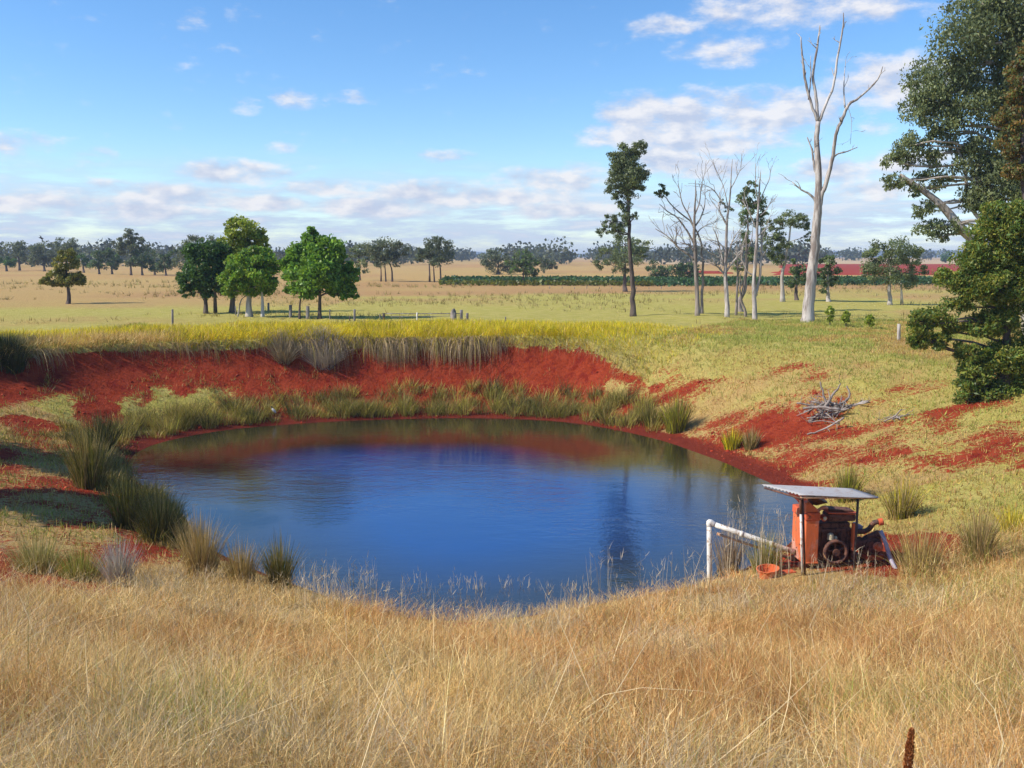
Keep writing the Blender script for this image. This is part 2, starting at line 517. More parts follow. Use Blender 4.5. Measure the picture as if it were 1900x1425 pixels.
# ------------------------------------------------------------------ ground cover masks
def masks(x, y):
    """soil 0..1, green 0..1 (else straw), for ground colour and for scattering grass"""
    th, s = polar(x, y)
    deg = np.degrees(th); deg = np.where(deg > 340, deg - 360, deg)
    n1 = fnoise(x, y, 2.2, 31, 4); n2 = fnoise(x, y, 0.8, 41, 3)
    soil = np.zeros_like(s)
    N = smst(deg + 26 * (n2 - 0.5) + 14 * (n1 - 0.5), 44, 64) * (1 - smst(deg, 165, 185))
    top = edge_top(deg) - 0.18
    soilN = 1 - smst(s, top - 0.15, top + 0.1)
    soilN = soilN * np.clip(0.80 + smst(s, 1.2, 2.0) + 1.4 * (n1 - 0.5) - 1.0 * smst(deg, 128, 146) * smst(0.6 * n1 + 0.4 * n2, 0.44, 0.60), 0, 1)
    gp = smst(0.6 * n1 + 0.4 * n2, 0.40, 0.54)
    soilN = soilN * (1 - 0.9 * smst(deg, 124, 142) * gp * (1 - smst(s / top, 0.62, 0.82)))
    E = (1 - smst(deg, 44, 64)) * smst(deg, -62, -50)
    ns = fnoise(x * 0.45 + y * 0.25, y * 1.3, 1.5, 43, 4)
    lim = np.interp(deg, [-30, 0, 25, 45, 60], [9.5, 8.8, 7.0, 5.4, 4.6])
    soilE = np.clip(0.35 + 2.0 * (ns - 0.5) + 0.7 * (n1 - 0.5) + 0.5 * (n2 - 0.5), 0, 1) * (1 - smst(s, lim - 2.2, lim + 1.0)) + (1 - smst(s, 0.3, 0.9))
    W = smst(deg, 165, 185) * (1 - smst(deg, 236, 250))
    soilW = np.clip(0.50 + 0.35 * (1 - smst(s, 0.8, 3.0)) + 2.0 * (n1 - 0.5) + 0.6 * (n2 - 0.5), 0, 1) * (1 - smst(s, 8.5, 10.0))
    S = smst(deg, 236, 250) * (1 - smst(deg, 298, 312)) + (deg < -62)
    SE = smst(deg, 298, 308)
    pad = np.exp(-(((x - 6.6) / 2.4) ** 2 + ((y - 16.6) / 1.6) ** 2))
    soil = N * soilN + E * np.clip(soilE, 0, 1) + W * soilW
    soil = np.maximum(soil, 0.95 * smst(pad + 0.5 * (n2 - 0.5) + 0.4 * (n1 - 0.5), 0.25, 0.65))
    soil = np.maximum(soil, 0.9 * np.exp(-(((x + 0.7) / 0.6) ** 2 + ((y - 13.6) / 0.5) ** 2)))
    soil = np.maximum(soil, 1.0 * smst(np.exp(-(((x + 7.9) / 1.9) ** 2 + ((y - 13.9) / 0.75) ** 2)), 0.3, 0.6))
    soil = np.maximum(soil, 1 - smst(s, 0.05, 0.35))
    soil = np.maximum(soil, np.where((deg > 38) & (deg < 236), 0.85 * (1 - smst(s, 0.8, 1.7)), 0))
    fore = ((y < 16.5) & (s > 0.25) & ((deg > 228) | (deg < -20)))
    return np.clip(soil, 0, 1), th, deg, s, n1, n2, fore

# ------------------------------------------------------------------ ground sheet
def axis(lo, hi, step, far, growth=1.15):
    a = list(np.arange(lo, hi + 1e-6, step))
    st = step; v = hi
    while v < far:
        st *= growth; v += st; a.append(v)
    st = step; v = lo
    pre = []
    while v > -far:
        st *= growth; v -= st; pre.append(v)
    return np.array(pre[::-1] + a)

gx = axis(-19, 17, 0.2, 4000)
gy = axis(0.5, 43, 0.2, 4000)
GX, GY = np.meshgrid(gx, gy)
fx_, fy_ = GX.ravel(), GY.ravel()
GZ = height(fx_, fy_)
soil, th_, deg_, s_, n1_, n2_, fore_ = masks(fx_, fy_)
# colour bands of the paddock: fresh yellow-green near the dam and to the right, straw further off
dist = np.hypot(fx_, fy_)
green = np.clip(0.75 + 1.2 * (fnoise(fx_, fy_, 9, 51, 3) - 0.5), 0, 1)
green = green * (1 - smst(fy_, 62, 95) * 0.9)
green = green * np.where(fx_ < -9 - 0.05 * fy_, np.clip(1 - smst(fy_, 50, 78), 0, 1) * 0.75 + 0.22, 1.0)
green = np.clip(green + 0.35 * smst(vnoise(fx_ * 0.3, fy_, 7, 61), 0.62, 0.85) * (dist > 50), 0, 1)
eslope = (deg_ < 62) & (deg_ > -62) & ~fore_
green = np.where(eslope, green * np.interp(s_, [1, 4, 10], [0.35, 0.62, 1.0]) + 0.5 * (fnoise(fx_, fy_, 1.1, 55, 3) - 0.5), green)
green = np.where((deg_ > 160) & (deg_ < 250), green * 0.35, green)
green = np.clip(np.where(fore_, 0.12, green), 0, 1)
pinkish = smst(fnoise(fx_ * 0.35, fy_, 14, 71, 3), 0.5, 0.62) * smst(fy_, 50, 75)
mb = MB()
ny, nx = GX.shape
ii = (np.arange(ny - 1)[:, None] * nx + np.arange(nx - 1)[None, :])
Q = np.stack([ii, ii + 1, ii + nx + 1, ii + nx], axis=-1).reshape(-1, 4)
mb.add(np.stack([fx_, fy_, GZ], axis=1), Q, np.stack([soil, green, pinkish], axis=1))

m, gg, out = mat_new('paddock_earth_and_turf')
at_ = gg.n('ShaderNodeAttribute', attribute_name='tint')
sp_ = gg.n('ShaderNodeSeparateColor')
gg.t.links.new(at_.outputs['Color'], sp_.inputs[0])
geo = gg.n('ShaderNodeNewGeometry')
POS = geo.outputs['Position']
nf = gg.noise(POS, 9.0, 6, 0.7)
nm = gg.noise(POS, 1.6, 4, 0.6)
nl = gg.noise(POS, 0.09, 4, 0.6)
nff = gg.noise(POS, 26.0, 4, 0.7)
mpv = gg.n('ShaderNodeMapping'); gg.t.links.new(POS, mpv.inputs[0]); mpv.inputs['Scale'].default_value = (1, 1, 0.25)
nv = gg.noise(mpv.outputs[0], 2.6, 5, 0.65)
soilc = gg.mix(gg.sstep(nf, 0.30, 0.70), (0.215, 0.026, 0.010), (0.375, 0.054, 0.018))
soilc = gg.mix(gg.sstep(nm, 0.45, 0.75), soilc, (0.38, 0.062, 0.025))
greenc = gg.mix(nf, (0.34, 0.30, 0.05), (0.56, 0.49, 0.12))
greenc = gg.mix(gg.sstep(nm, 0.40, 0.62), greenc, (0.52, 0.44, 0.125))
straw = gg.mix(nf, (0.42, 0.26, 0.085), (0.60, 0.41, 0.16))
straw = gg.mix(gg.sstep(nl, 0.4, 0.65), straw, (0.52, 0.33, 0.125))
straw = gg.mix(sp_.outputs[2], straw, (0.48, 0.28, 0.115))
turf = gg.mix(gg.sstep(gg.m('ADD', sp_.outputs[1], gg.m('MULTIPLY_ADD', nm, 0.7, -0.35)), 0.25, 0.75), straw, greenc)
sm = gg.sstep(gg.m('ADD', sp_.outputs[0], gg.m('ADD', gg.m('MULTIPLY_ADD', nf, 1.6, -0.8), gg.m('MULTIPLY_ADD', nff, 0.9, -0.45))), 0.32, 0.60)
soilc = gg.mix(gg.sstep(nv, 0.50, 0.66), soilc, (0.21, 0.020, 0.010))
sepz = gg.n('ShaderNodeSeparateXYZ'); gg.t.links.new(POS, sepz.inputs[0])
wet = gg.sstep(gg.m('ADD', sepz.outputs[2], gg.m('MULTIPLY_ADD', nf, 0.14, -0.07)), -2.46, -2.62)
soilc = gg.mix(gg.m('MULTIPLY', wet, 0.75), soilc, (0.13, 0.022, 0.013))
soilc = gg.mix(gg.sstep(nff, 0.58, 0.74), soilc, (0.42, 0.105, 0.050))
turf = gg.mix(gg.sstep(nff, 0.50, 0.72), turf, (0.26, 0.18, 0.05))
allc = gg.mix(sm, turf, soilc)
p = principled(gg, allc, 0.95, 0.1, normal=bump(gg, gg.m('MULTIPLY_ADD', nff, 0.35, nf), 1.0, 0.10))
gg.t.links.new(p.outputs[0], out.inputs[0])
ground = tag(mb.build('ground', m, smooth=True), kind='structure')

# ------------------------------------------------------------------ water
mbw = MB()
nr, na = 40, 180
rad = np.linspace(0.0, 1.0, nr + 1)[1:]
aa = np.arange(na) * 2 * math.pi / na
RR = np.interp(aa, _ta, _tr2) + 0.7
W_ = np.stack([PC[0] + np.outer(rad, RR * np.cos(aa)), PC[1] + np.outer(rad, RR * np.sin(aa)), np.full((nr, na), WATER_Z)], axis=-1).reshape(-1, 3)
i = np.arange(nr - 1)[:, None] * na; j = np.arange(na)[None, :]; j2 = (j + 1) % na
Qw = np.stack([i + j, i + na + j, i + na + j2, i + j2], axis=-1).reshape(-1, 4)
W0 = W_[:na].copy(); W0[:, :2] = PC + (W0[:, :2] - PC) * 0.01
Wall = np.concatenate([W_, W0]); b0 = nr * na
jj = np.arange(na); jj2 = (jj + 1) % na
Qc = np.stack([b0 + jj, jj, jj2, b0 + jj2], axis=-1)
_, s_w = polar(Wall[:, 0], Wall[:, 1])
sky_refl = np.clip((-s_w - np.interp(Wall[:, 1], [19, 31], [0.8, 5.0])) / 3.0, 0, 1)  # blue painted in where the sky reflects; the far bank's reflection stays brown
mbw.add(Wall, np.concatenate([Qw, Qc]), np.stack([sky_refl, sky_refl, sky_refl], axis=1))
m, gg, out = mat_new('dam_water')
geo = gg.n('ShaderNodeNewGeometry'); POS = geo.outputs['Position']
mp = gg.n('ShaderNodeMapping'); gg.t.links.new(POS, mp.inputs[0]); mp.inputs['Scale'].default_value = (0.8, 1.6, 1)
w1 = gg.noise(mp.outputs[0], 5.0, 3, 0.6)
w2 = gg.noise(mp.outputs[0], 1.3, 2, 0.5)
patch = gg.sstep(gg.noise(POS, 0.16, 2, 0.5), 0.42, 0.62)
b1 = gg.n('ShaderNodeBump'); b1.inputs['Distance'].default_value = 0.02
gg.put(b1.inputs['Strength'], gg.m('MULTIPLY_ADD', patch, 0.38, 0.10)); gg.put(b1.inputs['Height'], gg.m('MULTIPLY_ADD', w2, 1.5, w1))
at_ = gg.n('ShaderNodeAttribute', attribute_name='tint')
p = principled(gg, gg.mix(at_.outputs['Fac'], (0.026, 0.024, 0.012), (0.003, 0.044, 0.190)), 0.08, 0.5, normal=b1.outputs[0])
p.inputs['IOR'].default_value = 2.5
gg.t.links.new(p.outputs[0], out.inputs[0])
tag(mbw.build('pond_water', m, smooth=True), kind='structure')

# ------------------------------------------------------------------ far fields and hills
def sheet(name, pts, mat, res=40):
    """four corners -> grid following the ground, 6 cm proud"""
    a, b, c, d = [np.array(p, dtype=float) for p in pts]
    u = np.linspace(0, 1, res + 1)
    mb = MB(); V = []
    for s in u:
        for t in u:
            p = (a * (1 - t) + b * t) * (1 - s) + (d * (1 - t) + c * t) * s
            rim = s in (0, 1) or t in (0, 1)
            jit = (vnoise(np.array([p[0]]), np.array([p[1]]), 9.0, 66)[0] - 0.5) * 5
            V.append((p[0] + jit, p[1] + jit, height(np.array([p[0]]), np.array([p[1]]))[0] + (-0.4 if rim else 0.22)))
    ii = np.arange(res)[:, None] * (res + 1) + np.arange(res)[None, :]
    mb.add(V, np.stack([ii, ii + 1, ii + res + 2, ii + res + 1], axis=-1).reshape(-1, 4))
    return tag(mb.build(name, mat, tint=False), kind='structure')

m, gg, out = mat_new('ploughed_red_earth')
geo = gg.n('ShaderNodeNewGeometry'); POS = geo.outputs['Position']
n1 = gg.noise(POS, 0.12, 5, 0.65)
gg.t.links.new(principled(gg, gg.mix(n1, (0.24, 0.030, 0.016), (0.40, 0.062, 0.030)), 0.95, 0.1).outputs[0], out.inputs[0])
sheet('ploughed_field', [(44, 158), (120, 158), (270, 365), (104, 365)], m)
sheet('bare_earth_strip', [(32, 172), (41, 172), (44, 196), (37, 196)], m)
m, gg, out = mat_new('pale_stubble')
geo = gg.n('ShaderNodeNewGeometry'); POS = geo.outputs['Position']
n1 = gg.noise(POS, 0.05, 5, 0.65)
gg.t.links.new(principled(gg, gg.mix(n1, (0.45, 0.30, 0.15), (0.58, 0.43, 0.25)), 0.95, 0.1).outputs[0], out.inputs[0])
sheet('stubble_field', [(60, 375), (300, 375), (520, 700), (80, 700)], m)

m, gg, out = mat_new('wooded_hill')
geo = gg.n('ShaderNodeNewGeometry'); POS = geo.outputs['Position']
n1 = gg.noise(POS, 0.02, 6, 0.7)
n2 = gg.noise(POS, 0.004, 3, 0.5)
c = gg.mix(n1, (0.03, 0.045, 0.025), (0.07, 0.085, 0.045))
c = gg.mix(gg.sstep(n2, 0.56, 0.66), c, (0.30, 0.22, 0.12))
gg.t.links.new(principled(gg, c, 0.95, 0.1).outputs[0], out.inputs[0])
mb = MB()
V = []; nA = 260; nR = 9
for ia in range(nA + 1):
    a = -0.95 + 1.9 * ia / nA
    hgt = 9 + 13 * vnoise(a * 10, 0.0, 1.0, 91) + 5 * vnoise(a * 40, 3.0, 1.0, 92) + 2.0 * vnoise(a * 200, 3.0, 1.0, 93)
    for ir in range(nR):
        t = ir / (nR - 1)
        r = 2300 + 1300 * t
        z = -1 + hgt * math.sin(min(1, t * 1.3) * math.pi / 2) * (1 if t < 0.8 else 1 - (t - 0.8) * 2)
        V.append((r * math.sin(a), r * math.cos(a), z))
ii = np.arange(nA)[:, None] * nR + np.arange(nR - 1)[None, :]
mb.add(V, np.stack([ii, ii + nR, ii + nR + 1, ii + 1], axis=-1).reshape(-1, 4))
tag(mb.build('hills', m, smooth=True, tint=False), kind='structure')

# ------------------------------------------------------------------ trees
def var_col(cols, n, rnd, spread=0.18):
    cols = np.asarray(cols, dtype=float)
    k = rnd.integers(0, len(cols), n)
    f = np.exp(rnd.normal(0, spread, n))[:, None]
    return np.clip(cols[k] * f, 0, 1)

def fill_crown(mb, blobs, n_leaf, size, cols, rnd, clumps=14, droop=0.3, slim=0.45, crad=0.34, tips=None, spread=0.16):
    """leaves in clumps through the volume of each blob (cx,cy,cz,rx,ry,rz)"""
    vol = np.array([(b[3] * b[5]) for b in blobs]); vol = vol / vol.sum()
    for b, share in zip(blobs, vol):
        c = np.array(b[:3]); r = np.array(b[3:6])
        nb = max(30, int(n_leaf * share))
        nc = max(4, int(clumps * (0.5 + share * len(blobs) * 0.5)))
        u = rnd.normal(size=(nc, 3)); u /= np.linalg.norm(u, axis=1)[:, None]
        rad = rnd.uniform(0.25, 1.0, nc) ** 0.45
        cc = c + u * rad[:, None] * r * 0.88
        tone = np.exp(rnd.normal(0, spread, nc))
        which = rnd.integers(0, nc, nb)
        v = rnd.normal(size=(nb, 3)); v /= np.linalg.norm(v, axis=1)[:, None]
        rr = rnd.uniform(0, 1, nb) ** 0.5
        csz = crad * (0.65 + 0.7 * rnd.random(nc)) * np.mean(r)
        P = cc[which] + v * (rr * csz[which])[:, None] * np.array([1, 1, 0.72])
        D = rnd.normal(size=(nb, 3)); D[:, 2] -= droop * 2.2
        col = var_col(cols, nb, rnd, 0.15) * tone[which][:, None]
        L = size * np.exp(rnd.normal(0, 0.25, nb))
        leaf_quads(mb, P, L, L * slim * (0.8 + 0.5 * rnd.random(nb)), D, col, rnd)
        if tips is not None:
            tips.append((cc, tone))

def branch_path(a, b, rnd, wig=0.12, n=5, sag=0.0):
    a = np.asarray(a, float); b = np.asarray(b, float)
    L = np.linalg.norm(b - a)
    P = [a]
    for k in range(1, n):
        t = k / n
        q = a + (b - a) * t + rnd.normal(size=3) * wig * L * 0.35
        q[2] += sag * L * math.sin(t * math.pi)
        P.append(q)
    P.append(b)
    return smooth_path(P, 3)

GREEN = [(0.082, 0.150, 0.020), (0.115, 0.185, 0.024), (0.062, 0.122, 0.018)]
LIME = [(0.140, 0.175, 0.020), (0.110, 0.155, 0.022), (0.165, 0.180, 0.022)]
DGREEN = [(0.036, 0.074, 0.020), (0.048, 0.090, 0.022), (0.030, 0.06, 0.018)]
GUM = [(0.092, 0.115, 0.050), (0.075, 0.095, 0.044), (0.118, 0.134, 0.060), (0.062, 0.082, 0.042)]
FARGUM = [(0.070, 0.085, 0.048), (0.058, 0.074, 0.044), (0.085, 0.096, 0.052)]
OLIVE = [(0.10, 0.105, 0.022), (0.075, 0.085, 0.020), (0.13, 0.12, 0.03)]
WATTLE = [(0.062, 0.098, 0.018), (0.045, 0.076, 0.016), (0.105, 0.125, 0.020), (0.15, 0.14, 0.024)]

def live_tree(name, label, base, blobs, trunk, cols, n_leaf, leaf, seed, bark=M_BARK_DARK, cat='tree', group=None, Y=None,
              tw=None, clumps=14, droop=0.3, slim=0.45, crad=0.34, limbs=True, depth=1.0, twigs=3, extra_trunks=()):
    """base: pixel of the foot; trunk: pixels up the stem; blobs: (px,py,rx,ry[,depth offset])"""
    rnd = np.random.default_rng(seed)
    n_leaf = int(n_leaf * 1.35); leaf = leaf * 1.35; crad = crad * 1.15; clumps = int(clumps * 1.5)
    cols = [tuple(1.95 * q for q in c_) for c_ in cols]
    if Y is None:
        b3 = hit(*base); Y = b3[1]
    p0 = at(base[0], base[1], Y)
    p0[2] = H(p0[0], Y)
    k = Y / FPX
    root = empty(name, p0)
    tag(root, label, cat, group)
    B = []
    for bl in blobs:
        c = at(bl[0], bl[1], Y)
        rx, ry = bl[2] * k, bl[3] * k
        dy = bl[4] * k if len(bl) > 4 else rnd.uniform(-0.3, 0.3) * rx
        c[1] += dy
        B.append((c[0], c[1], c[2], rx, (rx * 0.5 + ry * 0.5) * depth, ry))
    tm = MB()
    tw = tw or 6
    path = [p0 - np.array([0, 0, 0.15])] + [at(px, py, Y) for px, py in trunk]
    P = smooth_path(path, 4)
    P[2:-1] += rnd.normal(size=P[2:-1].shape) * 0.0035 * np.linalg.norm(P[-1] - P[0]) * np.array([1, 1, 0])
    R = tw * k * 0.5 * (1.25 - 0.95 * np.linspace(0, 1, len(P)) ** 0.8); R[0] *= 1.35; R[1] *= 1.12
    tube(tm, P, R, 8)
    for et in extra_trunks:
        q0 = at(et[0][0], et[0][1], Y + et[3] if len(et) > 3 else Y)
        q0[2] = H(q0[0], q0[1]) - 0.1
        pp = smooth_path([q0] + [at(a, b, Y) for a, b in et[1]], 4)
        tube(tm, pp, et[2] * k * 0.5 * np.linspace(1.15, 0.35, len(pp)), 7)
    if limbs:
        for b in B:
            c = np.array(b[:3])
            # leave the stem somewhat below the blob
            cand = np.where(P[:, 2] < c[2] - 0.3 * b[5])[0]
            st = cand[-1] if len(cand) else len(P) // 2
            st = max(len(P) // 3, st)
            lp = branch_path(P[st], c, rnd, 0.10, 4, 0.06)
            tube(tm, lp[::2] if len(lp) % 2 else lp, np.linspace(max(min(R[st] * 0.42, 0.07), 0.012), R[-1] * 0.3 + 0.004, len(lp[::2] if len(lp) % 2 else lp)), 5)
            for _ in range(twigs):
                u = rnd.normal(size=3); u /= np.linalg.norm(u); u[2] = abs(u[2]) * 0.7
                e = c + u * np.array(b[3:6]) * 0.75
                m0 = lp[rnd.integers(len(lp) // 2, len(lp))]
                tp = branch_path(m0, e, rnd, 0.12, 3)
                tube(tm, tp, np.linspace(R[-1] * 0.5 + 0.006, 0.006, len(tp)), 5)
    tm.build('trunk', bark, root, smooth=True, tint=False)
    lm = MB()
    fill_crown(lm, B, n_leaf, leaf, cols, rnd, clumps, droop, slim, crad)
    lm.build('crown', M_LEAF, root)
    return root

def dead_tree(name, label, Y, base, trunk, limbs, seed, bark, twig_n=3, cat='dead tree', group=None, twig_len=30, leaf=None, tsplit=2):
    """trunk and limbs are traced as (px,py,width px) at distance Y; fine twigs grow from the limbs"""
    rnd = np.random.default_rng(seed)
    k = Y / FPX
    p0 = at(base[0], base[1], Y); p0[2] = H(p0[0], Y)
    root = empty(name, p0); tag(root, label, cat, group)
    def path(tr, y0, drift):
        P = []; R = []
        L = len(tr)
        for n_, q in enumerate(tr):
            c = at(q[0], q[1], Y)
            c[1] += y0 + drift * n_ / max(1, L - 1)
            P.append(c); R.append(q[2] * k * 0.34)
        Ps = smooth_path(P, 4)
        Rs = np.interp(np.linspace(0, L - 1, len(Ps)), np.arange(L), R)
        return Ps, Rs
    P, R = path([(base[0], base[1] + 3, trunk[0][2] * 1.25)] + trunk, 0, 0)
    P[0][2] = p0[2] - 0.2
    mb = MB()
    wob = rnd.normal(size=P.shape) * 0.06 * R[:, None]
    tube(mb, P + wob, R, 10)
    mb.build('trunk', bark, root, smooth=True, tint=False)
    for li, tr in enumerate(limbs):
        dr = rnd.uniform(-1, 1) * np.hypot(tr[-1][0] - tr[0][0], tr[-1][1] - tr[0][1]) * k * 0.1
        # limbs start on the trunk surface
        Q_, S_ = path(tr, 0, dr)
        mb = MB()
        Q_[1:-1] += rnd.normal(size=Q_[1:-1].shape) * 0.15 * S_[1:-1, None]
        tube(mb, Q_, S_, 7)
        for t_ in range(twig_n):
            i0 = rnd.integers(len(Q_) // 3, len(Q_))
            dirn = Q_[min(i0 + 1, len(Q_) - 1)] - Q_[max(i0 - 1, 0)]
            dirn = dirn / (np.linalg.norm(dirn) + 1e-9) + rnd.normal(size=3) * 0.65 + np.array([0, 0, 0.25])
            dirn /= np.linalg.norm(dirn)
            Lg = twig_len * k * rnd.uniform(0.4, 1.2)
            tp = branch_path(Q_[i0], Q_[i0] + dirn * Lg, rnd, 0.13, 3)
            r0 = min(S_[i0] * 0.55, 1.6 * k)
            tube(mb, tp, np.linspace(r0, 0.35 * k, len(tp)), 5)
            for s_i in range(tsplit):
                j0 = rnd.integers(2, len(tp))
                d2 = dirn + rnd.normal(size=3) * 0.6 + np.array([0, 0, 0.2]); d2 /= np.linalg.norm(d2)
                t2 = branch_path(tp[j0], tp[j0] + d2 * Lg * rnd.uniform(0.3, 0.65), rnd, 0.12, 3)
                tube(mb, t2, np.linspace(r0 * 0.5, 0.28 * k, len(t2)), 4)
        mb.build('branch', bark, root, smooth=True, tint=False)
    if leaf:
        lm = MB()
        B = []
        for (px, py, rx, ry) in leaf[0]:
            c = at(px, py, Y); B.append((c[0], c[1], c[2], rx * k, rx * k, ry * k))
        fill_crown(lm, B, leaf[1], leaf[2], leaf[3], rnd, 8, 0.5, 0.35, 0.32)
        lm.build('crown', M_LEAF, root)
    return root

# --- the four leafy shade trees left of centre
live_tree('shade_tree', 'dark green rounded shade tree at the left end of the leafy clump', (381, 567),
          [(378, 500, 40, 38), (352, 520, 24, 30), (400, 470, 28, 24), (372, 470, 30, 22), (410, 525, 24, 24), (345, 540, 14, 14), (385, 540, 24, 12)],
          [(381, 545), (380, 500), (385, 470)], DGREEN, 11000, 0.115, 101, Y=52.5, tw=7, clumps=16, slim=0.6, extra_trunks=[((399, 563), [(399, 545), (402, 510)], 7, 0.4)])
live_tree('shade_tree', 'tallest yellow green shade tree with a domed top, standing behind the leafy clump', (430, 566),
          [(452, 425, 32, 24), (430, 455, 32, 26), (470, 455, 28, 24), (450, 490, 44, 30), (418, 480, 20, 28), (484, 440, 14, 22), (440, 520, 40, 28)],
          [(432, 540), (440, 490), (448, 440)], LIME, 13000, 0.115, 102, Y=53.5, tw=9, clumps=16, slim=0.6)
live_tree('shade_tree', 'mid green shade tree with a pale forked trunk in front of the tallest one', (462, 583),
          [(462, 500, 44, 34), (490, 500, 28, 34), (440, 520, 30, 26), (475, 470, 28, 18), (470, 532, 40, 16), (505, 525, 14, 22), (425, 540, 16, 14)],
          [(462, 555), (463, 520), (465, 490)], GREEN + LIME[:1], 13000, 0.11, 103, Y=49.0, tw=11, clumps=18, slim=0.6, bark=M_BARK_GUM,
          extra_trunks=[((487, 585), [(487, 560), (485, 525)], 7, -0.2), ((440, 572), [(447, 558), (458, 548)], 3, 0.2)])
live_tree('shade_tree', 'bright green broad leaved shade tree on a slim dark trunk by the fence', (593, 590),
          [(580, 450, 24, 22), (560, 475, 32, 26), (610, 468, 40, 30), (590, 510, 58, 34), (540, 500, 20, 28), (645, 510, 22, 26), (560, 540, 36, 16), (630, 540, 30, 16), (578, 432, 10, 14), (655, 545, 12, 10), (600, 490, 40, 30)],
          [(593, 560), (592, 520), (588, 460)], GREEN, 17000, 0.13, 104, Y=48.2, tw=7, clumps=18, slim=0.7, extra_trunks=[((556, 592), [(556, 570), (560, 535)], 5, -0.3)])
live_tree('paddock_tree', 'small olive green tree with a leaning trunk alone in the left paddock', (126, 564),
          [(122, 488, 26, 16), (112, 508, 26, 14), (92, 522, 18, 10), (132, 520, 26, 12), (148, 518, 12, 14), (128, 470, 18, 8), (104, 526, 18, 7)],
          [(128, 545), (124, 520), (122, 490)], OLIVE, 6500, 0.11, 105, tw=7, clumps=12, droop=0.1, bark=M_BARK_DARK)

